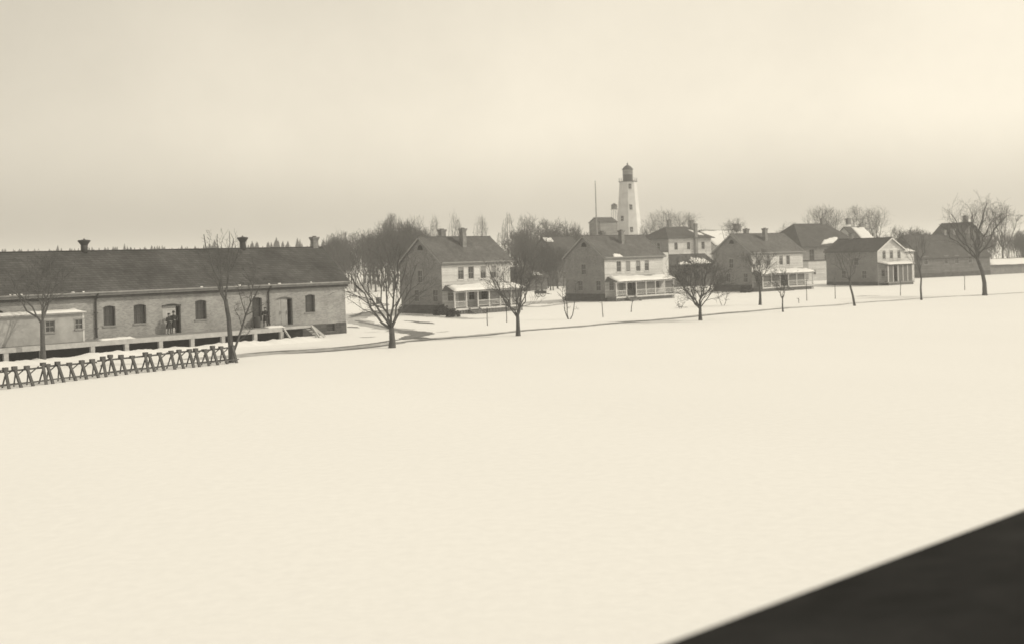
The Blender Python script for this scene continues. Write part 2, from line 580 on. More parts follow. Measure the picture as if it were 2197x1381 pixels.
# ================================================================== STOREHOUSE
WX, WY, WPHI = -15.45, 102.2, 45.8
wf = Frame(WX, WY, WPHI)
WE, WR, WHD = 5.02, 7.96, 3.85          # roof height over the wall, ridge, half depth
WL = 46.0                                # length; the far left end lies outside the picture
sh = empty('storehouse', wf.w(-WL, 0), wf.rz, 'long low brick storehouse with dark slate roof and loading platform', 'building')
def wx(px, y=0., z=3.):                  # storehouse local x (measured from its left end)
    return wf.x_at(px, y, z) + WL
def wz(py, x, y=0.):
    return wf.z_at(py, x - WL, y)
DZ, DW = 1.11, 3.0                       # platform height and width
ops, wins = [], []
for pa, pb, ya, yb in ((222, 247.5, 656, 698), (287, 313.5, 653, 693), (419, 443, 644, 685), (541, 562, 638, 690), (655, 676, 632, 670)):
    a, b = wx(pa), wx(pb)
    o = (a, b, wz(yb, (a + b) / 2), wz(ya, (a + b) / 2), .1)
    ops.append(o)
    wins.append(o)
xx = wx(-30)
for k in range(3):
    ops.append((xx - k * 4.6, xx - k * 4.6 + 1.2, 2.2, 3.75, .16))
    wins.append(ops[-1])
d1 = (wx(349), wx(387.5), DZ + .01, wz(652, wx(368)), .12)
d2 = (wx(591), wx(627.5), DZ + .01, wz(637, wx(609)), .2)
bs = (wx(699), wx(719), .25, .95)
ops += [d1, d2, bs]
wall(WL, WE - .05, ops, .32).build('front_wall', M['wbrick'], sh)
for x0 in (0., WL):
    mb = MB()
    W2 = 2 * WHD
    poly = [(x0, 0, -.3), (x0, W2, -.3), (x0, W2, WE - .05), (x0, WHD, WR - .16), (x0, 0, WE - .05)]
    if x0 == 0:
        poly = poly[::-1]
    mb.add(poly, [tuple(range(5))])
    mb.build('end_wall', M['wbrick'], sh)
MB().add([(WL, 2 * WHD, -.3), (0, 2 * WHD, -.3), (0, 2 * WHD, WE), (WL, 2 * WHD, WE)], [(0, 1, 2, 3)]).build('rear_wall', M['wbrick'], sh)
fb = MB()                                # dark base course with the cellar light left free
for a, b, c, d in ((0, bs[0] - .02, -.3, .98), (bs[1] + .02, WL + .03, -.3, .98)):
    fb.box(a, b, -.035, -.003, c, d)
fb.box(bs[0] - .02, bs[1] + .02, -.035, -.003, -.3, bs[2] - .01)
fb.build('base_course', M['found'], sh)
rf = gable_roof(WL, 2 * WHD, WE, WR, .42, .28, .14).build('roof', M['wroof'], sh)
fz = WE - (WR - WE) / WHD * .42
fa = MB()
fa.box(-.28, WL + .28, -.47, -.425, fz - .26, fz + .03)
fa.box(-.28, WL + .28, -.424, -.005, fz - .24, fz - .19)
fa.build('fascia', M['wood'], sh)
gu = MB()
gu.tube([(-.25, -.55, fz - .02), (WL + .28, -.55, fz - .05)], [.075, .075], 8)
gu.build('gutter', M['wood'], sh)
MB().box(-.2, WL + .2, -.20, -.004, fz - .48, fz - .245).build('cornice', M['found'], sh)
rr = random.Random(4)
for k in range(15):
    x = rr.uniform(8, WL - 1)
    l = rr.choice((.12, .15, .2, .25, .5))
    snow_cover((x, -.5, fz + .0), (x + l, -.5, fz + .0), (x + l, -.4, fz + .09), (x, -.4, fz + .09), 4, 2, .03, k, sh, name='snow_patch')
for px in (206.5, 577):
    x = wx(px, -.12, 3)
    mb = MB()
    mb.tube([(x, -.55, fz - .08), (x, -.5, fz - .3), (x, -.1, fz - .6), (x, -.1, DZ + .35), (x + .02, -.16, DZ + .1)], [.075] * 5, 8)
    o = mb.build('downspout', M['iron'], sh)
    for z in (1.9, 3.1):
        MB().box(x - .12, x + .12, -.19, -.02, z, z + .06).build('bracket', M['iron'], o)
for k, o in enumerate(wins):
    a, b, c, d = o[:4]
    f = window(sh, a, b, c, d, .29, 3, 2, 0, frame='dwood', casing=False, sill=False)
    MB().box(a - .1, b + .1, -.06, .2, c - .13, c - .003).build('sill', M['wood'], f)
f = window(sh, bs[0], bs[1], bs[2], bs[3], .27, 2, 1, 0, frame='dwood', casing=False, sill=False)
def leaf(parent, x0, x1, y, z0, z1, m, name='door_leaf', battens=True):
    mb = MB()
    n = max(2, int(abs(x1 - x0) / .2))
    for k in range(n):
        a, b = x0 + (x1 - x0) * k / n, x0 + (x1 - x0) * (k + 1) / n
        mb.box(a + .004, b - .004, y, y + .05, z0, z1)
    o = mb.build(name, M[m], parent)
    if battens:
        for z in (z0 + .2, (z0 + z1) / 2, z1 - .25):
            MB().box(x0 + .02, x1 - .02, y - .03, y - .002, z - .07, z + .07).build('batten', M[m], o)
        q = MB()
        q.tube([(x1 - .12, y - .06, (z0 + z1) / 2 - .25), (x1 - .12, y - .06, (z0 + z1) / 2 + .1)], [.02, .02], 6)
        q.build('handle', M['iron'], o)
    return o
# left door: a pale sliding leaf covers the left two thirds, the right third stands open
a, b, c, d = d1[:4]
leaf(sh, a + .02, a + (b - a) * .76, .12, c + .02, d - .16, 'dpaint')
MB().box(a - .05, b + .02, -.07, -.012, d - .2, d - .08).build('door_rail', M['dwood'], sh)
MB().box(a + .01, b - .01, .9, .94, c, d - .1).build('dark_backing', M['dark'], sh)
a, b, c, d = d2[:4]
b2 = a + (b - a) * .76                   # leaves stop short; the dark gap stands in for the right jamb's shade
xm = (a + b2) / 2
leaf(sh, a + .02, xm - .01, .2, c + .02, d - .22, 'dpaint2')
leaf(sh, xm + .01, b2, .2, c + .02, d - .22, 'dpaint2')
MB().box(a + .01, b - .01, .9, .94, c, d - .1).build('dark_backing', M['dark'], sh)  # dark sheet that gives the gap its shade tone
MB().box(a + .02, b - .02, .2, .24, d - .21, d - .01).build('transom', M['grey'], sh)
# roof ventilators and the chimney on the ridge
for px, py in ((181, 512), (521, 506)):
    x = wx(px, WHD, WR)
    zt = wz(py, x, WHD)
    h = zt - WR
    mb = MB()
    mb.lathe([(.27, WR - .3), (.27, WR + h * .42), (.25, WR + h * .45)], 14, (x, WHD))
    o = mb.build('roof_ventilator', M['iron'], sh, True)
    q = MB()
    q.lathe([(.27, WR + h * .45), (.30, WR + h * .52), (.48, WR + h * .76), (.50, WR + h * .82), (.44, WR + h * .86), (.12, WR + h * .9), (.05, WR + h * .94), (.04, zt)], 14, (x, WHD))
    q.build('flared_hood', M['iron'], o, True)
x = wx(676, WHD, WR)
chimney(sh, x, WHD + .1, WR - .5, wz(508, x, WHD), .55, .5)
# loading platform
pl = empty('loading_platform', wf.w(-WL, 0), wf.rz, 'long timber loading platform on short posts along the brick storehouse', 'platform')
xe = wx(606, -DW, DZ)
xe2 = wx(669, -2.6, DZ)
nb = int((xe2 - 6) / .24)
pk = MB().box(0, .225, 0, 2.55, 0, .05).build('plank', M['wood'], pl, loc=(6, -2.62, DZ - .05))
rr = random.Random(8)
for k in range(1, nb):
    inst(pk, pl, (6 + k * .24, -2.62 + rr.uniform(-.012, .012), DZ - .05 + rr.uniform(0, .006)))
fs_ = MB().box(6, xe, -DW, -2.66, DZ - .33, DZ + .02)
fs_.build('edge_beam', M['lwood'], pl)
MB().box(xe + .02, xe2 + .02, -2.72, -2.66, DZ - .2, DZ + .02).build('edge_beam', M['lwood'], pl)
MB().box(6, xe2, -2.6, -2.45, DZ - .28, DZ - .06).build('joist', M['dwood'], pl)
MB().box(6, xe2, -1.4, -1.25, DZ - .28, DZ - .06).build('joist', M['dwood'], pl)
posts = [wx(p, -DW, .6) for p in (-60, 14, 92, 200, 273, 346, 414, 480, 549, 606)]
for x in posts:
    MB().box(x - .16, x + .16, -DW + .03, -DW + .31, -.3, DZ - .335).build('post', M['lwood'], pl)
MB().box(6, xe2, -1.2, -1.1, -.3, DZ - .06).build('underfloor_shade', M['dark'], pl)  # near-black sheet standing in for the shade under the deck
for px in (608.5, 669):
    x = wx(px, -2.75, DZ)
    mb = MB()
    mb.bar((x - .05, -2.78, DZ - .05), (x + .18, -3.75, -.05), .14, .12)
    mb.build('raking_prop', M['lwood'], pl)
x = xe2
for k in range(4):
    z = DZ * (1 - (k + 1) / 5)
    MB().box(x + .02 + k * .27, x + .3 + k * .27, -2.6, -1.5, z - .05, z).build('step', M['wood'], pl)
mb = MB()
mb.bar((x, -2.66, DZ - .1), (x + 1.3, -2.66, 0), .06, .22)
mb.bar((x, -1.46, DZ - .1), (x + 1.3, -1.46, 0), .06, .22)
mb.build('stringer', M['lwood'], pl)
# snow lying on the platform
for pa, pb, s in ((209, 284, 1), (568, 604, 2)):
    a, b = wx(pa, -2.4, DZ), wx(pb, -2.4, DZ)
    o = snow_cover((a, -DW + .02, DZ + .022), (b, -DW + .02, DZ + .022), (b, -1.9, DZ + .022), (a, -1.9, DZ + .022), 14, 4, .13, s, None, .2, 'snow_heap', drip=0)
    o.location, o.rotation_euler = wf.w(-WL, 0), (0, 0, wf.rz)
    tag(o, ('long low heap of snow on the platform edge beside the left downspout', 'small heap of snow on the platform before the double door')[s - 1], 'snow heap')
# bank of shovelled snow in front of the platform
mb = MB()
rr = random.Random(3)
nbk, prof = 150, [(-.1, 0), (.25, .7), (.8, 1.), (1.5, .8), (2.2, .35), (2.9, 0)]
xa, xb = wx(-90, -4, 0), wx(690, -3.2, 0)
ph = 0
for i in range(nbk + 1):
    t = i / nbk
    x = xa + (xb - xa) * t
    ph = .8 * ph + rr.uniform(-.05, .05)
    h = (.30 + .05 * math.sin(t * 21) + ph) * min(1., (1 - t) * 12 + .08)
    for yy, k in prof:
        p = wf.w(x - WL, -DW + .1 - yy * (1 + .3 * ph))
        mb.v.append((p.x, p.y, gz(p.x, p.y) - .02 + h * k * rr.uniform(.9, 1.1)))
n = len(prof)
for i in range(nbk):
    for j in range(n - 1):
        a = i * n + j
        mb.f.append((a, a + 1, a + n + 1, a + n))
tag(mb.build('snow_bank', M['snow'], smooth=True), kind='structure')

# office shed on the platform at the left
sx1 = wx(183.5, -2.0, 2)
SL, SD = 8.5, 1.75
szt = wz(672, sx1, -SD) - DZ
ofs = Frame(*wf.w(sx1 - SL - WL, -SD - .02).xy, WPHI)
of = empty('office_shed', ofs.w(0, 0, DZ), ofs.rz, 'small pale flat-roofed shed on the platform with snow on its roof', 'shed')
w1 = (SL - (sx1 - wx(160.5, -SD, 2.5)), SL - (sx1 - wx(178, -SD, 2.5)))
w2 = (SL - (sx1 - wx(97, -SD, 2.5)), SL - (sx1 - wx(117, -SD, 2.5)))
zw0, zw1 = szt - .35 - 1.0, szt - .35
o2 = [(w1[0], w1[1], szt - 1.15, szt - .42), (w2[0], w2[1], szt - 1.25, szt - .42)]
wo_ = wall(SL, szt, o2, .1)
wo_.v = [(x, y, max(z, .02)) for x, y, z in wo_.v]
wo_.build('front_wall', mat('pale shed boards', .33, .85, .22, 1.2, .2), of)
MB().add([(SL, 0, .02), (SL, SD - .02, .02), (SL, SD - .02, szt), (SL, 0, szt)], [(0, 1, 2, 3)]).build('end_wall', mat('pale shed boards', .36), of)
MB().add([(0, 0, .02), (0, SD - .02, .02), (0, SD - .02, szt), (0, 0, szt)], [(3, 2, 1, 0)]).build('end_wall', mat('pale shed boards', .36), of)
MB().box(SL - .12, SL + .015, -.02, -.003, .02, szt).build('corner_board', M['white'], of)
for o in o2:
    window(of, o[0], o[1], o[2], o[3], .08, 2, 2, frame='grey', trim=.05)
MB().box(-.15, SL + .15, -.2, SD - .02, szt + .003, szt + .1).build('roof', M['grey'], of)
snow_cover((-.1, -.2, szt + .1), (SL + .13, -.2, szt + .1), (SL + .13, SD - .05, szt + .1), (-.1, SD - .05, szt + .1), 24, 4, .2, 5, of, drip=.02)

# ================================================================== THE ROW OF HOUSES
def house(fr, L, W, ze, zr, label, up, chim_px, chim_top, seed, patch=False, post_n=7, porch_snow=(0., 1.), steps_x=2.2, shade_bays=()):
    rnd = random.Random(seed)
    H = empty('dwelling_house', fr.w(0, 0), fr.rz, label, 'house', 'two-storey houses with porches in a row')
    wt = ze - .22                                    # top of the walls
    e = .003
    PZ, PD, PR = .75, 1.95, 3.4                     # porch floor, depth, roof height at the wall
    ww = .95
    upw = [(x - ww / 2, x + ww / 2, 3.98, 5.52) for x in up]
    gw = [(x - .5, x + .5, PZ + .75, PZ + 2.1) for x in (1.35, L * .42, L * .60, L - 1.5)]
    dx = L * .27
    door = (dx - .48, dx + .48, PZ + .01, PZ + 2.1)
    wall(L, wt, upw + gw + [door], .14).build('front_wall', M['front'], H)
    fb = MB()
    fb.box(-.03, L + .03, -.03, -.004, -.3, PZ - .2)
    fb.build('foundation', M['found'], H)
    for k, q in enumerate(upw):
        window(H, *q, .1, 2, 2, (.55, .3, 0, .45)[(k + seed) % 4] if seed != 2 or k != 1 else .95)
    for q in gw:
        window(H, *q, .1, 2, 2, .3)
    dr = MB()
    dr.box(door[0] + .02, door[1] - .02, .08, .13, door[2] + .01, door[3] - .01)
    dr = dr.build('door', M['grey'], H)
    for zz in (door[2] + .25, door[2] + 1.1):
        for xx_ in (door[0] + .14, dx + .06):
            MB().box(xx_, xx_ + .28, .065, .079, zz, zz + .7).build('door_panel', M['grey'], dr)
    MB().lathe([(.0, 0), (.03, .0), (.035, .02), (.02, .05), (.0, .05)], 8).build('handle', M['iron'], dr, loc=(door[1] - .12, .04, door[2] + 1.0))
    # gable walls
    k = (zr - ze) / (W / 2)
    for x0, sgn in ((0., 1), (L, -1)):
        sops = [(W * .42, W * .42 + .85, 3.75, 5.2), (W * .58 - 1.9, W * .58 - 1.05, 1.5, 2.9), (W * .78, W * .78 + .85, 1.5, 2.9)]
        mb = wall(W, wt, sops, .14)
        mb.add([(0, 0, wt), (W, 0, wt), (W, 0, wt + .1), (W / 2, 0, zr - .17), (0, 0, wt + .1)], [(0, 1, 2, 3, 4)])
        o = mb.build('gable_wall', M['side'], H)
        # local wall x runs along the building's depth
        if sgn > 0:
            o.location, o.rotation_euler = (0, W, 0), (0, 0, R(-90))
            sops = [(W - b, W - a, c, d) for a, b, c, d in sops]
        else:
            o.location, o.rotation_euler = (L, 0, 0), (0, 0, R(90))
        for q in ([(W * .42, W * .42 + .85, 3.75, 5.2), (W * .58 - 1.9, W * .58 - 1.05, 1.5, 2.9), (W * .78, W * .78 + .85, 1.5, 2.9)]):
            window(H, *q, .1, 2, 2, 0, frame='grey', loc=o.location, rz=o.rotation_euler[2])
        v = MB()                                     # attic louvre, a half round
        loop = [(W / 2 + .48 * math.cos(t * math.pi / 8), -.02, ze + 1.25 + .62 * math.sin(t * math.pi / 8)) for t in range(9)]
        v.prism(loop, (0, .015, 0))
        vo = v.build('attic_louvre', M['dark'], H, loc=o.location)
        vo.rotation_euler = o.rotation_euler
        b = MB()
        for t in range(5):
            z = ze + 1.3 + t * .11
            hw = .46 * math.sqrt(max(.02, 1 - ((z - ze - 1.25) / .62) ** 2))
            b.box(W / 2 - hw, W / 2 + hw, -.05, -.022, z, z + .04)
        b.build('louvre_slat', M['dwood'], vo)
        fbm = MB().box(0, W, -.03, -.004, -.3, PZ + .35).build('foundation', M['found'], H, loc=o.location)
        fbm.rotation_euler = o.rotation_euler
        rk = MB()                                    # raking trim boards
        for s2 in (-1, 1):
            a0 = (W / 2 + s2 * (W / 2 + .3), -.28, ze - k * .3 - .17)
            a1 = (W / 2 + s2 * .05, -.28, zr - .17)
            rk.bar(a0, a1, .05, .2)
        ro = rk.build('rake_board', M['grey'], H, loc=o.location)
        ro.rotation_euler = o.rotation_euler
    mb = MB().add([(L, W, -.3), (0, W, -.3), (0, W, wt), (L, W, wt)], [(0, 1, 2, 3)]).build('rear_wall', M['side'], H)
    rf = gable_roof(L, W, ze, zr, .38, .3, .11).build('roof', M['roof'], H)
    fz = ze - k * .38
    q = MB()
    q.box(-.28, L + .28, -.40, -.352, fz - .2, fz - .005)
    q.box(-.28, L + .28, -.351, -.004, fz - .19, fz - .15)
    q.box(0, L, -.12, -.004, fz - .38, fz - .195)
    q.build('cornice', M['grey'], H)
    q = MB()
    q.tube([(-.28, -.47, fz - .02), (L + .28, -.47, fz - .05)], [.06, .06], 8)
    q.build('gutter', M['grey'], H)
    # chimneys
    (pa, ya), (pb, yb) = chim_px
    yl = W * .30
    xl = fr.x_at(pa, yl, zr)
    chimney(H, xl, yl, ze + k * yl - .4, fr.z_at(ya, xl, yl), .62, .62)
    yl = W * .72
    xl = fr.x_at(pb, yl, zr)
    chimney(H, xl, yl, ze + k * (W - yl) - .4, fr.z_at(yb, xl, yl), .75, .6)
    if patch:
        a = fr.x_at(1316, -.3, fz) ; b = fr.x_at(1336, -.3, fz)
        snow_cover((a, -.36, fz + .02), (b, -.36, fz + .02), (b - .2, .35, fz + .02 + k * .71), (a + .5, .35, fz + .02 + k * .71), 8, 4, .1, 2, H, .4, 'snow_patch')
    # porch
    po = empty('porch', (0, 0, 0))
    po.parent = H
    X0, X1 = .15, L + .15
    fl = MB()
    n = int(PD / .14)
    for j in range(n):
        fl.box(X0, X1, -PD + j * PD / n + .003, -PD + (j + 1) * PD / n - .003 - (.04 if j == n - 1 else 0), PZ - .06, PZ - .005)
    fl.build('porch_floor', M['grey'], po)
    MB().box(X0, X1, -PD + .02, -PD + .07, PZ - .26, PZ - .065).build('floor_beam', M['white'], po)
    la = MB()
    m_ = 46
    for j in range(m_):
        a = X0 + (X1 - X0) * j / m_
        la.box(a, a + .09, -PD + .03, -PD + .05, -.2, PZ - .262)
    la.build('lattice', M['grey'], po)
    for xl_ in (X0 + .01, X1 - .03):
        la = MB()
        for j in range(9):
            a = -PD + .1 + (PD - .16) * j / 9
            la.box(xl_, xl_ + .02, a, a + .09, -.2, PZ - .065)
        la.build('lattice', M['grey'], po)
    MB().box(X0 + .2, X1 - .2, -PD + .35, -PD + .4, -.2, PZ - .3).build('underfloor_shade', M['dark'], po)  # near-black sheet, the shade behind the lattice put into its colour
    pz1 = PR - .66                                   # roof at the front edge
    px_ = [X0 + .12 + (X1 - X0 - .24) * j / (post_n - 1) for j in range(post_n)]
    for x in px_:
        t = MB()
        t.box(x - .06, x + .06, -PD + .06, -PD + .18, PZ - .005, pz1 - .21)
        t.box(x - .09, x + .09, -PD + .03, -PD + .21, PZ + .001, PZ + .14)
        t.box(x - .09, x + .09, -PD + .03, -PD + .21, pz1 - .34, pz1 - .212)
        t.build('post', M['white'], po)
    MB().box(X0 - .05, X1 + .05, -PD + .03, -PD + .2, pz1 - .208, pz1 - .02).build('porch_beam', M['white'], po)
    for j in range(post_n - 1):
        if px_[j] < steps_x < px_[j + 1]:
            continue
        rl = MB()
        a, b = px_[j] + .062, px_[j + 1] - .062
        rl.box(a, b, -PD + .09, -PD + .15, PZ + .72, PZ + .78)
        rl.box(a, b, -PD + .1, -PD + .14, PZ + .14, PZ + .19)
        nn = max(3, int((b - a) / .17))
        for q_ in range(nn):
            x = a + (b - a) * (q_ + .5) / nn
            rl.box(x - .02, x + .02, -PD + .105, -PD + .135, PZ + .191, PZ + .719)
        rl.build('railing', M['white'], po)
        if j in shade_bays:
            sc_ = MB()
            for q_ in range(6):
                sc_.box(a + (b - a) * q_ / 6 + .01, a + (b - a) * (q_ + 1) / 6 - .01, -PD + .16, -PD + .175, PZ + .01, pz1 - .215)
            sc_.build('shade_panel', M['porch_shade'], po)  # added dark panel in place of shade under the porch roof
    pr = MB()
    slab(pr, (X0 - .25, -PD - .2, pz1), (X1 + .25, -PD - .2, pz1), (X1 - .35, -.01, PR), (X0 + .35, -.01, PR), .09)
    pr.add([(X0 - .25, -PD - .2, pz1), (X0 + .35, -.01, PR), (X0 - .25, -.01, pz1)], [(0, 1, 2)])
    pr.add([(X1 + .25, -PD - .2, pz1), (X1 + .25, -.01, pz1), (X1 - .35, -.01, PR)], [(0, 1, 2)])
    pr.build('porch_roof', M['roof'], po)
    s0, s1 = porch_snow
    A, B = X0 - .25 + (X1 - X0 + .5) * s0, X0 - .25 + (X1 - X0 + .5) * s1
    snow_cover((A, -PD - .2, pz1 + .01), (B, -PD - .2, pz1 + .01), (min(B, X1 - .35), -.02, PR + .01), (max(A, X0 + .35), -.02, PR + .01), 30, 7, .22, seed + 3, po, .28)
    for j in range(4):
        z = PZ - .03 - .17 * (j + 1)
        MB().box(steps_x - .75, steps_x + .75, -PD - .02 - .29 * (j + 1), -PD - .02 - .29 * j + .02, z - .05, z).build('step', M['wood'], po)
    st = MB()
    for x in (steps_x - .8, steps_x + .8):
        st.bar((x, -PD - .01, PZ - .12), (x, -PD - 1.25, -.02), .06, .22)
    st.build('stringer', M['wood'], po)
    return H

h1 = Frame(-8.25, 129.37, 44.9)
house(h1, 11.3, 7.5, 6.34, 9.18, 'two-storey house with white front nearest the storehouse, leftmost of the row',
      [h1.x_at(p, 0, 4.4) for p in (989, 1011, 1037, 1059)], ((993, 490), (948.5, 492)), None, 1, post_n=7, steps_x=3.2, shade_bays=(3, 4, 5))
h2 = Frame(12.59, 151.6, 47.6)
house(h2, 12.35, 7.58, 6.34, 9.18, 'two-storey white-fronted house in front of the lighthouse, with a snow patch at its eave',
      [h2.x_at(p, 0, 4.4) for p in (1328, 1347.5, 1369.5, 1388)], ((1333, 494), (1292, 497)), None, 2, True, 7, (.02, 1.), 3.0, (2, 3, 5))
h3 = Frame(37.35, 173.2, 50.8)
house(h3, 13.1, 7.75, 6.34, 9.18, 'two-storey white-fronted house behind the dense round tree and its thin neighbour',
      [h3.x_at(p, 0, 4.4) for p in (1629, 1649, 1676, 1691)], ((1641, 490), (1601, 491)), None, 3, False, 7, (0., 1.), 5.5, (0, 1, 3, 4))

# gable-fronted house at the right
X4, Y4 = G(1884, 613)
h4 = Frame(X4, Y4, 54)
L4 = h4.x_at(1940, 0, 5)
W4 = 10.5
ze4, zr4 = h4.z_at(538, 0, 0) + .15, h4.z_at(511, L4 / 2, 0) + .1
H4 = empty('dwelling_house', h4.w(0, 0), h4.rz, 'white gable-fronted house with dark porch, rightmost of the row', 'house')
wt = ze4 - .2
uw = [(h4.x_at(p, 0, 4) - .45, h4.x_at(p, 0, 4) + .45, h4.z_at(556.5, 2, 0), h4.z_at(538, 2, 0)) for p in (1897, 1913, 1929)]
mb = wall(L4, wt, uw + [(1., 2., 1.4, 2.7), (L4 - 2, L4 - 1, 1.4, 2.7)], .14)
kk = (zr4 - ze4) / (L4 / 2)
mb.add([(0, 0, wt), (L4, 0, wt), (L4, 0, wt + .08), (L4 / 2, 0, zr4 - .2), (0, 0, wt + .08)], [(0, 1, 2, 3, 4)])
mb.build('front_wall', M['front'], H4)
for q in uw:
    window(H4, *q, .1, 2, 2, .2)
for q in ((1., 2., 1.4, 2.7), (L4 - 2, L4 - 1, 1.4, 2.7)):
    window(H4, *q, .1, 2, 2, .2)
for x0, rz_, loc in ((0, -90, (0, W4, 0)), (L4, 90, (L4, 0, 0))):
    so_ = [(W4 * .55, W4 * .55 + .9, 3.4, 4.7), (W4 * .3, W4 * .3 + .9, 1.2, 2.5), (W4 * .7, W4 * .7 + .9, 1.2, 2.5)]
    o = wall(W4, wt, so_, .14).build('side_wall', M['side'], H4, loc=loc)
    o.rotation_euler = (0, 0, R(rz_))
    for q in so_:
        window(H4, *q, .1, 2, 2, 0, frame='grey', loc=loc, rz=R(rz_))
    o = MB().box(0, W4, -.03, -.004, -.3, .6).build('foundation', M['found'], H4, loc=loc)
    o.rotation_euler = (0, 0, R(rz_))
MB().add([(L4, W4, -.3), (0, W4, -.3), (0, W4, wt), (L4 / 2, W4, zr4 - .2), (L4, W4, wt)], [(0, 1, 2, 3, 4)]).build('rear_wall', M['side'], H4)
gable_roof(L4, W4, ze4, zr4, .4, .35, .12, 'y').build('roof', M['droof'], H4)
rk = MB()
for s2 in (-1, 1):
    rk.bar((L4 / 2 + s2 * (L4 / 2 + .38), -.33, ze4 - kk * .38 - .16), (L4 / 2 + s2 * .03, -.33, zr4 - .16), .06, .22)
rk.build('rake_board', M['white'], H4)
chimney(H4, L4 * .5, W4 * .75, zr4 - .5, zr4 + .9)
# its set-back wing on the right
WX0 = L4 + .003
xw = h4.x_at(1961, 2.2, 4)
mb = wall(xw - WX0, wt - .3, [(.5, 1.3, 3.6, 5.), (1.8, 2.6, 3.6, 5.)], .14)
o = mb.build('wing_front_wall', M['front'], H4, loc=(WX0, 2.2, 0))
for q in ((.5, 1.3, 3.6, 5.), (1.8, 2.6, 3.6, 5.)):
    window(H4, *q, .1, 2, 2, .3, loc=(WX0, 2.2, 0))
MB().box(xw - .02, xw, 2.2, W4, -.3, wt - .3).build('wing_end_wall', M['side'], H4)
mb = MB()
slab(mb, (WX0 + .3, 1.85, wt - .33), (xw + .3, 1.85, wt - .33), (xw + .3, 6.3, wt + 1.5), (WX0 - 1.2, 6.3, wt + 1.5), .1)
slab(mb, (xw + .3, 10.75, wt - .33), (WX0 + .3, 10.75, wt - .33), (WX0 - 1.2, 6.301, wt + 1.5), (xw + .3, 6.301, wt + 1.5), .1)
mb.build('wing_roof', M['droof'], H4)
snow_cover((WX0 + .4, 1.9, wt - .3), (xw, 1.9, wt - .3), (xw - .4, 3.6, wt + .39), (WX0 + .8, 3.6, wt + .39), 8, 4, .12, 9, H4, .4, 'snow_patch')
po = empty('porch', (0, 0, 0))
po.parent = H4
PX1, PD4, PZ4, PT = h4.x_at(1960, -2.0, 1.5), 2.0, .55, h4.z_at(567, L4 / 2, -2.0)
MB().box(.1, PX1, -PD4, -.035, PZ4 - .15, PZ4).build('porch_floor', M['grey'], po)
mb = MB()
for j in range(60):
    a = .12 + (PX1 - .2) * j / 60
    mb.box(a, a + .13, -PD4 + .02, -PD4 + .05, -.2, PZ4 - .152)
mb.build('skirting', M['dkwall'], po)
for j in range(6):
    x = .2 + (PX1 - .4) * j / 5
    MB().box(x - .07, x + .07, -PD4 + .05, -PD4 + .19, PZ4 + .002, PT - .2).build('post', M['white'], po)
for j in (0, 2, 3, 4):                                 # dark panels between the posts, added for the porch's deep shade
    a = .2 + (PX1 - .4) * j / 5
    MB().box(a + .08, a + (PX1 - .4) / 5 - .08, -PD4 + .1, -PD4 + .12, PZ4 + .01, PT - .21).build('shade_panel', M['porch_shade'], po)
MB().box(.05, PX1, -PD4 + .02, -PD4 + .22, PT - .198, PT - .02).build('porch_beam', M['dkwall'], po)
MB().box(PX1 - .08, PX1 - .05, -PD4 + .22, -.04, PZ4 + .01, PT - .2).build('porch_end', M['dkwall'], po)
mb = MB()
slab(mb, (-.15, -PD4 - .2, PT), (PX1 + .2, -PD4 - .2, PT), (PX1 + .2, -.02, PT + .35), (-.15, -.02, PT + .35), .08)
mb.build('porch_roof', M['droof'], po)
snow_cover((-.15, -PD4 - .2, PT + .01), (PX1 + .2, -PD4 - .2, PT + .01), (PX1 + .2, -.02, PT + .36), (-.15, -.02, PT + .36), 26, 6, .2, 12, po, .25)

# ================================================================== OTHER BUILDINGS
def block(name, fr, L, W, ze, zr, label, wallm='mdwall', roofm='droof', roof='gable', inset=3., wins=(), swins=(), cat='building', axis='x', oe=.4, og=.3, group=None, z0=0, sidem=None):
    H = empty(name, fr.w(0, 0), fr.rz, label, cat, group)
    wt = ze - .12
    mb = wall(L, wt, wins, .12)
    if roof == 'gable' and axis == 'y':
        mb.add([(0, 0, wt), (L, 0, wt), (L / 2, 0, zr - .15)], [(0, 1, 2)])
    mb.build('front_wall', M[wallm], H)
    for q in wins:
        window(H, *q, .09, 2, 2, 0, frame='grey' if wallm != 'front' else 'white')
    for rz_, loc in ((-90, (0, W, 0)), (90, (L, 0, 0))):
        mb = wall(W, wt, swins, .12)
        if roof == 'gable' and axis == 'x':
            mb.add([(0, 0, wt), (W, 0, wt), (W / 2, 0, zr - .15)], [(0, 1, 2)])
        o = mb.build('side_wall', M[sidem or wallm], H, loc=loc)
        o.rotation_euler = (0, 0, R(rz_))
        for q in swins:
            window(H, *q, .09, 2, 2, 0, frame='grey', loc=loc, rz=R(rz_))
    top = [(L, W, -.3), (0, W, -.3), (0, W, wt)] + ([(L / 2, W, zr - .15)] if roof == 'gable' and axis == 'y' else []) + [(L, W, wt)]
    MB().add(top, [tuple(range(len(top)))]).build('rear_wall', M[wallm], H)
    if roof == 'gable':
        gable_roof(L, W, ze, zr, oe, og, .12, axis).build('roof', M[roofm], H)
    elif roof == 'hip':
        hip_roof(L, W, ze, zr, inset, oe).build('roof', M[roofm], H)
    else:
        MB().box(-oe, L + oe, -oe, W + oe, ze, ze + .15).build('roof', M[roofm], H)
    return H

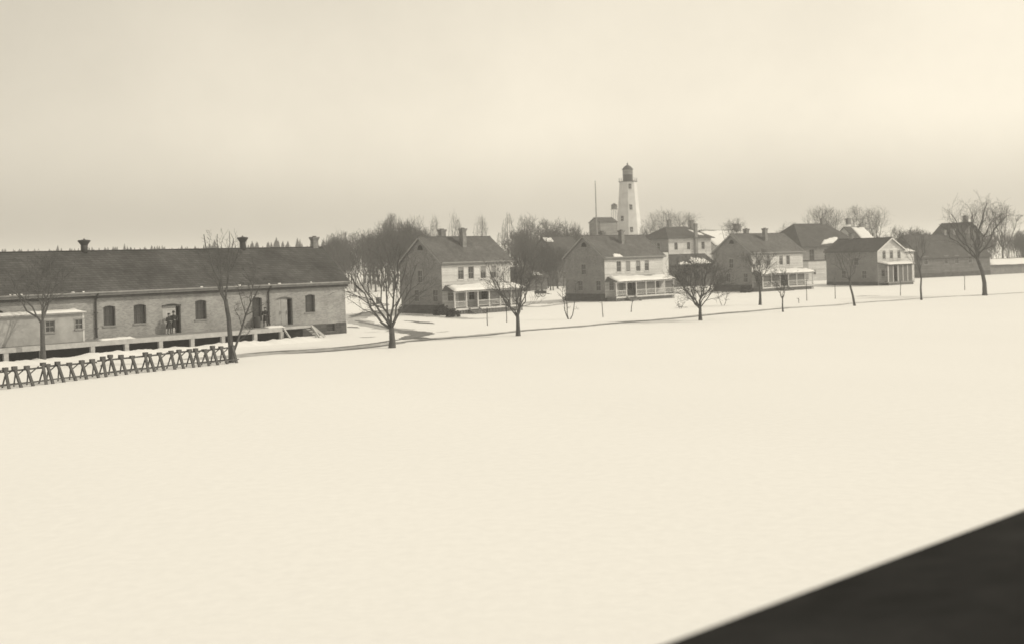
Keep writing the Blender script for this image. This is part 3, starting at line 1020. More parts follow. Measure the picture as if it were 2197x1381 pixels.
# dark shed between the first two houses
X, Y = G(1098, 626)
f = Frame(X, Y, 50)
L = f.x_at(1174, 0, 2)
ze, zr = f.z_at(592, L, 0), f.z_at(573, L / 2, 2.5)
b = block('storage_shed', f, L, 5., ze, zr, 'dark low shed with a snow patch on its roof between the first two houses', 'dkwall', cat='shed', wins=[(L * .35, L * .35 + .8, 1.2, 2.2), (L * .7, L * .7 + .8, 1.2, 2.2)])
k = (zr - ze) / 2.5
x0 = f.x_at(1138, 1, ze)
snow_cover((x0, .3, ze + .3 * k), (x0 + 2.4, .3, ze + .3 * k), (x0 + 1.5, 1.5, ze + 1.5 * k), (x0 + .3, 1.5, ze + 1.5 * k), 8, 5, .12, 4, b, .5, 'snow_patch')
# cottage behind the second house
f = Frame(*at(1196, 600, 232).xy, 46)
L = 9.
ze, zr = f.z_at(548, 0, 0), f.z_at(508, 3, 4)
b = block('cottage', f, L, 8., ze, zr, 'grey cottage with snowy ridge peeping out behind the house before the lighthouse', 'dkwall', cat='house', wins=[(2, 3, 1.5, 3.)])
k = (zr - ze) / 4
snow_cover((-.3, 2.9, ze + 2.9 * k), (2.2, 2.9, ze + 2.9 * k), (2.2, 3.9, ze + 3.9 * k), (-.3, 3.9, ze + 3.9 * k), 8, 4, .12, 5, b, .3, 'snow_patch')
# small gabled building at the foot of the lighthouse
f = Frame(*at(1290, 560, 318).xy, 62)
L = f.x_at(1326, 0, 8)
ze, zr = f.z_at(476, L / 2, 0), f.z_at(467, L / 2, 3)
b = block('keepers_store', f, L, 6., ze, zr, 'grey boxy building with low roof at the left foot of the lighthouse', 'mdwall', cat='building', oe=.2, og=.2, wins=[(1.5, 2.5, 7, 8.6)])
# white hip-roofed house
f = Frame(*at(1436, 585, 245).xy, 58)
L = f.x_at(1526, 0, 6)
W = 9.5
ze, zr = f.z_at(511, L / 2, 0), f.z_at(487, L * .4, W / 2)
us = [(f.x_at(p, 0, 6) - .5, f.x_at(p, 0, 6) + .5, ze - 2.6, ze - .9) for p in (1451, 1478, 1509)]
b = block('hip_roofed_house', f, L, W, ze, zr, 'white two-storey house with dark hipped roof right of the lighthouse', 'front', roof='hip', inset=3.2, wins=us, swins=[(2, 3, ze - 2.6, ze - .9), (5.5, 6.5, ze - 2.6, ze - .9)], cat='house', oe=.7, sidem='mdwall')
for px, py, yl in ((1436, 472, W * .5), (1484, 473, W * .55)):
    x = f.x_at(px, yl, zr)
    chimney(b, x, yl, zr - 1.5, f.z_at(py, x, yl), .8, .7)
x = f.x_at(1493.5, -.3, 6)
chimney(b, x, -.32, 0, f.z_at(480, x, -.3), .7, .55)
k = (zr - ze) / (W / 2 + .7)
xa, xb = f.x_at(1478, 2.6, ze + 1.5), f.x_at(1512, .3, ze + .6)
snow_cover((xa + 1.2, .6, ze + 1.3 * k), (xb, .6, ze + 1.3 * k), (xb - 2.0, 3.3, ze + 4 * k), (xa, 3.3, ze + 4 * k), 10, 6, .15, 6, b, .25, 'snow_patch')
# its low front range with snow
f2 = Frame(*at(1432, 592, 205).xy, 55)
L2 = f2.x_at(1535, 0, 3)
ze2, zr2 = f2.z_at(567, L2 / 2, 0), f2.z_at(546, L2 / 2, 3)
b = block('outbuilding', f2, L2, 6., ze2, zr2, 'low dark outbuilding with patchy snow on its roof behind the dense round tree', 'dkwall', cat='shed', wins=[(2, 2.8, 1, 2)])
k = (zr2 - ze2) / 3
for pa, pb, y0, y1, sd_ in ((1448, 1474, .0, .8, 1), (1478, 1518, .1, 2.2, 2)):
    a, c = f2.x_at(pa, 1, ze2), f2.x_at(pb, 1, ze2)
    snow_cover((a, y0, ze2 + y0 * k), (c, y0, ze2 + y0 * k), (c - .8, y1, ze2 + y1 * k), (a + .6, y1, ze2 + y1 * k), 10, 5, .13, sd_, b, .5, 'snow_patch')
# pale lean-to seen just right of the second house
f = Frame(*at(1421, 600, 196).xy, 55)
b = block('whitewashed_privy', f, f.x_at(1434.5, 0, 4), 2.5, f.z_at(541, 0, 0), f.z_at(538, 0, 0), 'small bright whitewashed hut against the right corner of the second house', 'tower', roof='flat', cat='hut', oe=.05)
# snow-roofed building behind the third house
f = Frame(*at(1534, 590, 266).xy, 52)
ze, zr = f.z_at(524, 0, 0), f.z_at(494, f.x_at(1568, 4.5, 9), 4.5)
L = 12.
b = block('snowy_building', f, L, 9., ze, zr, 'building with a snow-covered roof behind the third house', 'front', cat='building')
k = (zr - ze) / 4.5
snow_cover((-.2, -.3, ze - .3 * k), (L + .2, -.3, ze - .3 * k), (L + .2, 4.5, zr), (-.2, 4.5, zr), 14, 10, .16, 8, b, .06)
x = f.x_at(1581, 4.6, zr)
chimney(b, x, 4.6, zr - .4, f.z_at(481, x, 4.6), 1.9, 1.)
# large dark hall
f = Frame(*at(1722, 590, 240).xy, 62)
L = f.x_at(1850, 0, 6)
W = 14.
ze, zr = f.z_at(529, L * .3, 0), f.z_at(480, L * .5, W / 2)
ws = [(f.x_at(p, 0, 5) - .7, f.x_at(p, 0, 5) + .7, ze - 3.0, ze - .6) for p in (1742, 1774, 1805)]
b = block('assembly_hall', f, L, W, ze, zr, 'large dark hip-roofed hall behind the gable-fronted house', 'mdwall', roof='hip', inset=4.2, wins=ws, cat='hall', oe=.6)
for px, py in ((1765, 469), (1820, 469)):
    x = f.x_at(px, W / 2, zr)
    chimney(b, x, W / 2, zr - .4, f.z_at(py, x, W / 2), .9, .8)
k = (zr - ze) / (W / 2 + .6)
xa, xb = f.x_at(1762, 0, ze), f.x_at(1800, 1.5, ze + .5)
snow_cover((xa, .0, ze + .6 * k), (xb - .6, .6, ze + 1.2 * k), (xb + .3, 2.6, ze + 3.2 * k), (xa + 2.4, 1.6, ze + 2.2 * k), 12, 5, .16, 7, b, .2, 'snow_patch')
# pale board shed before the hall
f = Frame(*at(1735, 592, 222).xy, 62)
L = f.x_at(1782, 0, 2)
b = block('board_shed', f, L, 4., f.z_at(560, L / 2, 0), 0, 'pale boarded flat-roofed shed between the third and the gable-fronted house', 'front', roof='flat', cat='shed', oe=.06, wins=[(1.2, 2., 1.2, 2.2)])
# white house whose snowy roof shows above the gable-fronted house
f = Frame(*at(1838, 590, 262).xy, 60)
L = f.x_at(1874, 0, 8)
ze, zr = f.z_at(512, L / 2, 0), f.z_at(487, L * .6, 3.5)
b = block('white_house', f, L, 7., ze, zr, 'white house with snowy roof behind the roof of the gable-fronted house', 'front', cat='house', oe=.3)
k = (zr - ze) / 3.5
snow_cover((L * .3, -.3, ze - .3 * k), (L + .2, -.3, ze - .3 * k), (L + .2, 3.4, zr), (L * .35, 3.4, zr), 10, 8, .15, 3, b, .1)
x = f.x_at(1878, 3.5, zr)
chimney(b, L - .3, 3.5, zr - .5, f.z_at(484, L, 3.5) + .4, .8, .7)
# low range at the far right
XR, YR = G(1976, 597)
f = Frame(XR, YR, 62)
L = f.x_at(2124, 0, 3)
W = 9.
ze, zr = f.z_at(549, L / 2, 0), f.z_at(504, L / 2, W / 2)
ws = [(f.x_at(p, 0, 3) - .5, f.x_at(p, 0, 3) + .5, f.z_at(566, L / 2, 0), f.z_at(545.5, L / 2, 0) - .35) for p in (1987, 2030, 2053, 2082)]
f8, L8 = f, L
b = block('long_quarters', f, L, W, ze, zr, 'long low grey building with dark roof at the far right behind the big elm', 'dkwall', cat='building', wins=ws)
for px, py in ((2027, 493), (2046, 491)):
    x = f.x_at(px, W / 2, zr)
    chimney(b, x, W / 2 + .1, zr - .4, f.z_at(py, x, W / 2), .7, .6)
MB().box(-.03, L + .03, -.03, -.004, -.3, .9).build('foundation', M['found'], b)
# dark gabled house behind it
f = Frame(*at(2062, 590, 250).xy, 62)
L = f.x_at(2108, 0, 8)
ze, zr = f.z_at(505, 0, 0), f.z_at(477, L / 2, 0)
b = block('gabled_house', f, L, 8., ze, zr, 'dark gabled house with one chimney rising behind the big elm', 'dkwall', cat='house', axis='y')
chimney(b, L * .62, 2.2, zr - .8, f.z_at(463, L * .6, 2.2), .9, .8)
# low shed with snow at the right edge
f = Frame(*f8.w(L8 + .32, .4).xy, 62)
L = 14.
ze, zr = f.z_at(566, 3, 0), f.z_at(556, 3, 1.5)
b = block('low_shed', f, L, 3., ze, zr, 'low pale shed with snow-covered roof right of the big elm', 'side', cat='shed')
k = (zr - ze) / 1.5
snow_cover((-.2, -.35, ze - .35 * k), (L + .2, -.35, ze - .35 * k), (L + .2, 1.45, zr), (-.2, 1.45, zr), 12, 6, .12, 3, b, .05)

# ================================================================== LIGHTHOUSE
LX, LY, LZ = 35.2, 331.4, 1.74
TH = 26.
lh = empty('lighthouse', (LX, LY, 0), R(14), 'tall white octagonal lighthouse with dark lantern behind the second house', 'lighthouse')
r0, r1 = 4.75, 2.52
mb = MB()
prof = []
for i in range(9):
    t = i / 8
    prof.append((r0 + (r1 - r0) * t, -.5 + (LZ + TH + .5) * t))
mb.lathe(prof, 8, rot=R(22.5))
tw = mb.build('tower', M['tower'], lh)
zg = LZ + TH
mb = MB()
mb.lathe([(r1 + .05, zg), (r1 + .3, zg + .05), (r1 + .3, zg + .22), (r1 - .3, zg + .24)], 8, rot=R(22.5))
mb.build('gallery', M['iron'], lh)
mb = MB()
for j in range(16):
    a = 2 * math.pi * j / 16
    mb.tube([((r1 + .2) * math.cos(a), (r1 + .2) * math.sin(a), zg + .2), ((r1 + .2) * math.cos(a), (r1 + .2) * math.sin(a), zg + 1.1)], [.025, .025], 5)
for z in (.65, 1.1):
    mb.tube([((r1 + .2) * math.cos(2 * math.pi * j / 16), (r1 + .2) * math.sin(2 * math.pi * j / 16), zg + z) for j in range(17)], [.02] * 17, 5)
mb.build('railing', M['iron'], lh)
lr = 1.42
mb = MB()
mb.lathe([(lr + .05, zg + .2), (lr + .05, zg + 2.05), (lr + .16, zg + 2.1), (lr + .16, zg + 2.2), (lr - .1, zg + 2.21)], 16)
mb.build('watch_room', M['iron'], lh)
la = MB()
la.lathe([(lr - .03, zg + 2.2), (lr - .03, zg + 3.7)], 16)
la = la.build('lantern', M['lens'], lh)
mb = MB()
for j in range(16):
    a = 2 * math.pi * j / 16
    mb.box(lr * math.cos(a) - .04, lr * math.cos(a) + .04, lr * math.sin(a) - .04, lr * math.sin(a) + .04, zg + 2.2, zg + 3.7)
mb.lathe([(lr + .02, zg + 2.92), (lr + .03, zg + 2.96), (lr + .02, zg + 3.0)], 16)
mb.build('glazing_bars', M['iron'], la)
dm = MB()
dm.lathe([(lr + .28, zg + 3.68), (lr + .28, zg + 3.78), (lr + .05, zg + 4.05), (lr - .3, zg + 4.5), (lr - .75, zg + 4.85), (.3, zg + 5.05), (.16, zg + 5.15)], 16)
dm = dm.build('dome', M['iron'], lh, True)
q = MB()
q.lathe([(.08, zg + 5.1), (.1, zg + 5.2), (.24, zg + 5.35), (.24, zg + 5.5), (.08, zg + 5.65), (.03, zg + 5.7), (.02, zg + 6.3)], 10)
q.build('finial', M['iron'], dm, True)
for px, py in ((1351.5, 399.5), (1353.5, 444.5), (1355, 493), (1335, 469)):
    p = at(px, py, LY - 4)
    z = p.z
    r_ = (r0 + (r1 - r0) * (z + .5) / (LZ + TH + .5)) * math.cos(R(22.5))
    # face whose outward normal points nearest the camera at that column
    best = None
    for j in range(8):
        a = R(45 * j)
        n = Vector((math.cos(a + R(14)), math.sin(a + R(14)), 0))
        if n.y > -.05:
            continue
        u = Vector((-n.y, n.x, 0))
        t_ = ((p.x / p.y) * LY - LX)
        # solve along the face
        for s in [i * .05 for i in range(-40, 41)]:
            wpt = Vector((LX, LY, 0)) + n * r_ + u * s
            d_ = abs(proj((wpt.x, wpt.y, z))[0] - px)
            if abs(s) < r_ * .35 and (best is None or d_ < best[0]):
                best = (d_, a, s, n)
    _, a, s, n = best
    sl_ = math.atan2(r0 - r1, LZ + TH)
    o = MB().box(-.42, .42, -.06, .3, -.75, .75).build('window', M['dark'], lh, loc=(math.cos(a) * r_ - math.sin(a) * s, math.sin(a) * r_ + math.cos(a) * s, z))
    o.rotation_euler = (0, 0, a + R(90))
    q = MB()
    q.box(-.03, .03, -.09, -.065, -.72, .72)
    q.box(-.42, .42, -.09, -.065, -.03, .03)
    q.box(-.55, .55, -.2, -.05, -.9, -.76)
    q.build('frame', M['white'], o)
# mast left of the tower
p = at(1282, 560, 300)
ms = empty('signal_mast', (p.x, 300, 0), 0, 'thin tall signal mast left of the lighthouse', 'mast')
zt = at(1281, 388, 300).z
MB().tube([(0, 0, -.2), (0, 0, zt * .55), (-.05, 0, zt)], [.22, .18, .1], 8).build('pole', M['wood'], ms)
MB().bar((-.5, 0, zt * .56), (.5, 0, zt * .56), .12, .12).build('crosstree', M['wood'], ms)
# water tank on a trestle beside the tower
p = at(1321, 560, 352)
wt_ = empty('water_tank', (p.x, 352, 0), R(20), 'small dark water tank on trestle legs peeping out left of the lighthouse', 'water tank')
z1, z0 = at(1321, 440, 352).z, at(1321, 449, 352).z
MB().lathe([(.95, z0), (.98, (z0 + z1) / 2), (.95, z1)], 14).build('tank', M['dkwall'], wt_)
MB().lathe([(1.05, z1), (.1, z1 + .5), (.02, z1 + .55)], 14).build('tank_roof', M['droof'], wt_)
for sx in (-1, 1):
    for sy in (-1, 1):
        MB().bar((sx * 1.4, sy * 1.4, -.2), (sx * .6, sy * .6, z0 - .12), .12, .12).build('leg', M['grey'], wt_)
MB().box(-1., 1., -1., 1., z0 - .11, z0 - .01).build('tank_floor', M['grey'], wt_)

# ================================================================== TREES
def path(p0, d0, p1, n, rnd, wob):
    p0, p1 = Vector(p0), Vector(p1)
    L = (p1 - p0).length
    c1 = p0 + Vector(d0).normalized() * L * .45
    out = []
    for i in range(n + 1):
        t = i / n
        q = p0 * (1 - t) ** 2 + c1 * 2 * t * (1 - t) + p1 * t * t
        if 0 < i < n:
            q = q + Vector((rnd.uniform(-1, 1), rnd.uniform(-1, 1), rnd.uniform(-1, 1))) * L * wob
        out.append(q)
    return out
def tree_meshes(seed, H, tr, fork, R_, zc=None, limbs=6, n2=7, n3=6, n4=5, lean=(0, 0), narrow=False, low=.0, stem=None, droop=0., tw=.0085, sides=5, elr=(.25, 1.0), jit=.5):
    """bare deciduous tree: a trunk mesh, a crown mesh of limbs, branches and twigs filling an ellipsoid"""
    rnd = random.Random(seed)
    T, K = MB(), MB()
    zc = zc if zc is not None else (fork + H) / 2 + .1 * H
    rz = H - zc
    cen = Vector((lean[0], lean[1], zc))
    top = stem[-1] if stem else (lean[0] * .25, lean[1] * .25, fork)
    tp = [Vector((0, 0, -.15))] + ([Vector(s) for s in stem[:-1]] if stem else [Vector((rnd.uniform(-.04, .04), rnd.uniform(-.04, .04), fork * .4))]) + [Vector(top)]
    n = len(tp)
    T.tube([tp[0], tp[0].lerp(tp[1], .25)] + tp[1:], [tr * 1.45, tr * 1.08] + [tr * (1 - .3 * i / (n - 1)) for i in range(1, n)], 9)
    fk = tp[-1]
    td = (tp[-1] - tp[-2]).normalized()
    def inside(dirv, k):
        # point in the crown ellipsoid in a direction
        return cen + Vector((dirv.x * R_ * k, dirv.y * R_ * k, dirv.z * rz * k if dirv.z > 0 else dirv.z * (zc - fork * .8 - low) * k))
    def rdir():
        while True:
            v = Vector((rnd.gauss(0, 1), rnd.gauss(0, 1), rnd.gauss(.25, .9)))
            if v.length > .1:
                return v.normalized()
    def grow(p0, d0, p1, r, lvl):
        L = (p1 - p0).length
        if lvl == 1:
            ns, sd_ = 6, sides
        elif lvl == 2:
            ns, sd_ = 4, 4
        elif lvl == 3:
            ns, sd_ = 3, 3
        else:
            ns, sd_ = 2, 3
        pts = path(p0, d0, p1, ns, rnd, .035 if lvl < 4 else .06)
        re = max(tw * .7, r * (.32 if lvl < 3 else .45))
        K.tube(pts, [r + (re - r) * i / ns for i in range(ns + 1)], sd_, cap=False)
        if lvl == 4:
            return
        nn = (n2, n3, n4)[lvl - 1]
        for i in range(nn):
            t = .22 + .78 * (i + rnd.random()) / nn
            j = min(ns - 1, int(t * ns))
            q = pts[j].lerp(pts[j + 1], t * ns - j)
            tang = (pts[j + 1] - pts[j]).normalized()
            side = tang.cross(rdir())
            if side.length < .05:
                continue
            side.normalize()
            dd = (tang * rnd.uniform(.5, 1.0) + side * rnd.uniform(.5, 1.05) + Vector((0, 0, rnd.uniform(.0, .5) - droop))).normalized()
            ln = L * rnd.uniform(.38, .72) * (1.0 if lvl < 3 else .85)
            e = q + dd * ln
            rel = e - cen
            kx = (rel.x / R_) ** 2 + (rel.y / R_) ** 2 + (rel.z / (rz if rel.z > 0 else max(.5, zc - fork * .8 - low))) ** 2
            if kx > 1.05 + jit * rnd.random() ** 2:
                if kx > 2.1:
                    continue
                e = q.lerp(e, .62)
            rr_ = (r + (re - r) * t) * rnd.uniform(.42, .62)
            grow(q, tang + side * .5, e, max(tw, rr_), lvl + 1)
    for i in range(limbs):
        a = 2 * math.pi * (i + rnd.uniform(-.25, .25)) / limbs
        el = rnd.uniform(*elr) if not narrow else rnd.uniform(.6, 1.2)
        if i == 0:
            el = 1.3
        dv = Vector((math.cos(a) * math.cos(el), math.sin(a) * math.cos(el), math.sin(el)))
        e = inside(dv, rnd.uniform(.82, 1.0))
        st = tp[-2].lerp(fk, rnd.uniform(.8, 1.0))
        d0 = td * .55 + dv * .8
        grow(st, d0, e, tr * rnd.uniform(.30, .46), 1)
    # lower side branches
    return T, K
def tree(name, x, y, label, seed, group=None, rz=0., bark='bark', twigm='twig', **kw):
    T, K = tree_meshes(seed, **kw)
    e = empty(name, (x, y, gz(x, y)), rz, label, 'tree', group)
    T.build('trunk', M[bark], e, True)
    K.build('crown', M[twigm], e)
    return e
RG = 'bare street trees along the path'
def ht(px, py, y):
    return at(px, py, y).z
x, y = G(93, 777)
tree('street_tree', x, y, 'bare tree cut by the left edge before the platform shed', 11, RG, H=7.6, tr=.2, fork=2.9, R_=2.9, limbs=6, n2=6, n3=6, n4=5, low=1.2)
x, y = G(497, 777)
t1 = tree('street_tree', x, y, 'slender bare tree at the end of the trestle fence, with a second thin stem', 12, RG, H=ht(480, 492, y), tr=.185, fork=4.0, R_=2.3,
          limbs=5, n2=4, n3=4, n4=3, stem=[(-.05, 0, 1.5), (-.12, 0, 2.9), (-.3, 0, 4.2)], lean=(-.5, 0), low=1.0)
K = MB()
rnd = random.Random(5)
pp = [Vector(q) for q in ((.03, -.02, .35), (.35, 0, 1.2), (.75, .05, 2.3), (1.0, .1, 3.1), (1.35, .1, 3.9), (1.5, .2, 5.0))]
K.tube(pp, [.085, .08, .07, .06, .05, .02], 7)
K.build('second_stem', M['bark'], t1, True)
K = MB()
for q, d, l in ((2, (-.3, .2, .7), 1.6), (3, (-.25, 0, 1), 1.9), (3, (.5, .1, .3), 1.5), (4, (.5, -.2, .8), 1.5), (4, (-.1, .3, 1), 1.6), (5, (.2, 0, 1), 1.3), (5, (-.4, .2, .8), 1.2), (1, (.5, .3, .5), 1.2)):
    b0 = pp[q]
    e = b0 + Vector(d).normalized() * l
    pts = path(b0, d, e, 4, rnd, .04)
    K.tube(pts, [.035, .03, .025, .02, .012], 4, False)
    for i in range(9):
        s = pts[rnd.randint(1, 4)]
        dd = Vector((rnd.uniform(-1, 1), rnd.uniform(-1, 1), rnd.uniform(-.2, 1))).normalized()
        pt = path(s, dd, s + dd * rnd.uniform(.3, .9), 2, rnd, .06)
        K.tube(pt, [.012, .01, .007], 3, False)
        for _ in range(4):
            d3 = (dd + Vector((rnd.uniform(-1, 1), rnd.uniform(-1, 1), rnd.uniform(-.5, 1)))).normalized()
            K.tube([pt[1], pt[1] + d3 * rnd.uniform(.2, .5)], [.008, .006], 3, False)
K.build('second_crown', M['twig'], t1)
x, y = G(841, 745)
tree('street_tree', x, y, 'bare spreading tree with stout trunk between storehouse and first house', 23, RG, H=ht(840, 530, y), tr=.27, fork=1.5, R_=3.75, limbs=7, n2=6, n3=5, n4=4, low=.3, elr=(.0, .75), jit=1.4)
x, y = G(1112, 721)
tree('street_tree', x, y, 'bare forked tree in front of the right end of the first house', 34, RG, H=ht(1112, 545, y), tr=.2, fork=1.6, R_=3.2, limbs=8, n2=7, n3=5, n4=4, low=.3, elr=(-.05, .8), jit=.9)
x, y = G(1503, 686)
tree('street_tree', x, y, 'dense dark round-headed bare tree before the third house', 45, RG, H=ht(1503, 552, y), tr=.19, fork=1.2, R_=3.0, limbs=9, n2=9, n3=7, n4=5, low=.25, tw=.0105, elr=(-.1, .9), jit=2.2)
x, y = G(1631, 655)
tree('street_tree', x, y, 'thin-crowned bare tree growing before the left porch end of the third house', 56, RG, H=ht(1630, 535, y), tr=.17, fork=2.6, R_=2.6, limbs=6, n2=7, n3=6, n4=5, low=.2)
x, y = G(1680, 669)
tree('street_sapling', x, y, 'slim pale sapling before the porch of the third house', 67, RG, H=ht(1680, 575, y), tr=.09, fork=1.5, R_=1.9, limbs=5, n2=6, n3=5, n4=4, tw=.009)
x, y = G(1834, 655)
tree('street_tree', x, y, 'bare tree with crooked slim trunk before the dark side of the gable-fronted house', 78, RG, H=ht(1833, 525, y), tr=.13, fork=3.0, R_=2.2, limbs=5, n2=5, n3=4, n4=3,
     stem=[(-.2, 0, 1.2), (-.45, 0, 2.2), (-.5, 0, 3.0)], lean=(-.4, 0))
x, y = G(1977, 644)
tree('street_tree', x, y, 'bare slim tree just right of the gable-fronted house', 89, RG, H=ht(1977, 500, y), tr=.12, fork=3.6, R_=2.0, limbs=5, n2=4, n3=4, n4=3, stem=[(-.05, 0, 1.4), (0.05, 0, 2.6), (-.1, 0, 3.6)])
x, y = G(2113, 634)
tree('elm_tree', x, y, 'big bare elm with leaning trunk at the far right', 90, RG, H=ht(2100, 428, y), tr=.28, fork=4.6, R_=5.0, zc=7.4, limbs=9, n2=6, n3=5, n4=4,
     stem=[(-.02, 0, 1.6), (-.25, 0, 3.0), (-.85, 0, 4.7)], lean=(-.7, 0), sides=6)

# ---- shrubs, young stems and stakes on the lawns
def bush(name, px, py, label, stems, h, spread, seed, r=.035, cat='shrub', group=None):
    x, y = G(px, py)
    rnd = random.Random(seed)
    e = empty(name, (x, y, gz(x, y)), 0, label, cat, group)
    T, K = MB(), MB()
    for i in range(stems):
        a = 2 * math.pi * i / stems + rnd.uniform(-.3, .3) if stems > 2 else (0, math.pi)[i % 2]
        end = Vector((math.cos(a) * spread, math.sin(a) * spread * .6, h * rnd.uniform(.85, 1.1)))
        pts = path((math.cos(a) * .06, 0, -.1), (math.cos(a) * .6, math.sin(a) * .4, 1), end, 6, rnd, .025)
        T.tube(pts, [r * (1 - .7 * j / 6) for j in range(7)], 6)
        for j in range(14):
            k = rnd.randint(2, 6)
            d = Vector((rnd.uniform(-1, 1) + math.cos(a) * .4, rnd.uniform(-1, 1), rnd.uniform(.2, 1.2))).normalized()
            q = path(pts[k], d, pts[k] + d * h * rnd.uniform(.12, .3), 2, rnd, .06)
            K.tube(q, [.012, .01, .006], 3, False)
            for _ in range(3):
                d3 = (d + Vector((rnd.uniform(-1, 1), rnd.uniform(-1, 1), rnd.uniform(-.3, .8)))).normalized()
                K.tube([q[1], q[1] + d3 * h * rnd.uniform(.06, .14)], [.008, .005], 3, False)
    T.build('stem', M['bark'], e, True)
    K.build('twigs', M['twig'], e)
    return e
bush('young_tree', 1221, 685, 'V-shaped young tree on the lawn before the second house', 3, 3.3, .75, 1, .06, 'young tree')
bush('young_tree', 1551, 656, 'low V-shaped young tree right of the dense round tree', 2, 1.9, .55, 2, .045, 'young tree')
bush('lawn_shrub', 1460, 663, 'faint twiggy shrub in the snow left of the dense round tree', 6, .8, .5, 3, .015)
SG = 'thin stakes and whips on the lawns'
def stake(px, py, top, label, lean=0., arm=False, sd_=1):
    x, y = G(px, py)
    z = at(px, top, y).z
    e = empty('garden_stake', (x, y, gz(x, y)), 0, label, 'stake', SG)
    rnd = random.Random(sd_)
    T = MB()
    T.tube([(0, 0, -.15), (lean * .3 + rnd.uniform(-.03, .03), 0, z * .35), (lean * .7, 0, z * .7), (lean, 0, z)], [.05, .045, .04, .03], 6)
    T.build('stem', M['bark'], e, True)
    K = MB()
    for i in range(6):
        d = Vector((rnd.uniform(-1, 1), rnd.uniform(-.6, .6), rnd.uniform(.3, 1))).normalized()
        b0 = Vector((lean * .8, 0, z * rnd.uniform(.65, .95)))
        K.tube([b0, b0 + d * rnd.uniform(.2, .5)], [.012, .006], 3, False)
    K.build('twigs', M['twig'], e)
    return e
stake(1046, 699, 660, 'thin stake on the lawn left of the forked tree, left of a pair', sd_=1)
stake(1087, 692, 655, 'thin stake on the lawn left of the forked tree, right of a pair', sd_=2)
stake(1294, 680, 640, 'thin upright whip before the corner of the second house', -.1, sd_=3)
stake(1354, 670, 640, 'short crooked whip before the porch of the second house', .25, sd_=4)
stake(1731, 645, 600, 'thin stake at the right porch end of the third house', sd_=5)
stake(1792, 641, 595, 'thin stake left of the gable-fronted house', sd_=6)
stake(1714, 650, 640, 'stub of a stake in the snow below the third house porch', sd_=7)
stake(1932, 636, 605, 'thin stake before the porch of the gable-fronted house', .08, sd_=8)
stake(2070, 622, 590, 'thin stake on the snow left of the big elm', sd_=9)
# dark evergreen shrubs
def evergreen(px, py, r, h, label, seed):
    x, y = G(px, py)
    e = empty('evergreen_shrub', (x, y, gz(x, y)), 0, label, 'shrub')
    rnd = random.Random(seed)
    K, T = MB(), MB()
    for i in range(5):
        a = i * 1.26
        T.tube([(0, 0, -.1), (math.cos(a) * r * .6, math.sin(a) * r * .6, h * .7)], [.03, .01], 5)
    for i in range(420):
        d = Vector((rnd.gauss(0, 1), rnd.gauss(0, 1), abs(rnd.gauss(0, 1)))).normalized() * rnd.uniform(.45, 1) ** .5
        p = Vector((d.x * r, d.y * r, d.z * h)) * rnd.uniform(.85, 1.1)
        s = rnd.uniform(.08, .16)
        a = Vector((rnd.uniform(-1, 1), rnd.uniform(-1, 1), rnd.uniform(-1, 1))).normalized()
        b = a.orthogonal().normalized()
        c = a.cross(b)
        K.add([p + b * s, p + c * s * .6, p - b * s, p - c * s * .6 + a * s * .4], [(0, 1, 2), (0, 2, 3)])
    T.build('stem', M['bark'], e)
    K.build('foliage', M['shrub'], e)
evergreen(948, 677, 1.0, 1.3, 'dark evergreen shrub at the front left corner of the first house', 1)
evergreen(972, 680, .9, .9, 'low dark shrub left of the steps of the first house', 2)
evergreen(874, 671, 1.2, 1.5, 'dark shrub at the rear left corner of the first house', 3)
evergreen(1224, 645, 1.1, 1.3, 'dark shrub at the rear left corner of the second house', 4)
evergreen(1601, 628, 1.0, 1.2, 'dark shrub at the gable of the third house', 5)

# ---- trees behind the houses, one by one where they stand clear
BG = 'bare trees standing behind the houses'
def back_tree(px, top, Y, R_, label, seed, narrow=False, fork=None, dens=(6, 5, 4), limbs=6, tr=None, name='bare_tree'):
    x = at(px, 560, Y).x
    H = at(px, top, Y).z
    return tree(name, x, Y, label, seed, BG, H=H, tr=tr or H * .016, fork=fork or H * .3, R_=R_, limbs=limbs, n2=dens[0], n3=dens[1], n4=dens[2], narrow=narrow, tw=.012, jit=1.0, elr=(.3, 1.25), bark='bark', twigm='fwood', sides=4)
for i, (px, top, Y, r, lb) in enumerate((
        (882, 466, 310, 2.2, 'tall thin bare tree left of the first house chimneys'),
        (935, 462, 320, 2.0, 'faint thin bare tree over the left roof of the first house'),
        (978, 455, 330, 1.8, 'faint thin bare tree between the chimneys of the first house'),
        (1034, 460, 330, 2.2, 'faint thin bare tree right of the first house chimney'),
        (1093, 453, 270, 1.5, 'tall narrow dark poplar over the right end of the first house'),
        (1080, 478, 262, 1.4, 'short narrow poplar just left of the tall dark one'),
        (1124, 462, 280, 1.9, 'tall bare tree right of the narrow dark poplar'),
        (1140, 476, 275, 2.2, 'bare tree second right of the narrow dark poplar'),
        (1152, 478, 285, 2.0, 'bare tree third right of the narrow dark poplar'),
        (1173, 474, 290, 2.6, 'bare bushy tree midway between poplar and signal mast'),
        (1205, 490, 300, 2.6, 'low bare tree right of the bushy one towards the mast'),
        (1235, 486, 320, 2.4, 'faint bare tree left of the signal mast'))):
    back_tree(px, top, Y, r, lb, 200 + i, False, fork=at(px, top, Y).z * .3, dens=(9, 7, 5), limbs=8)
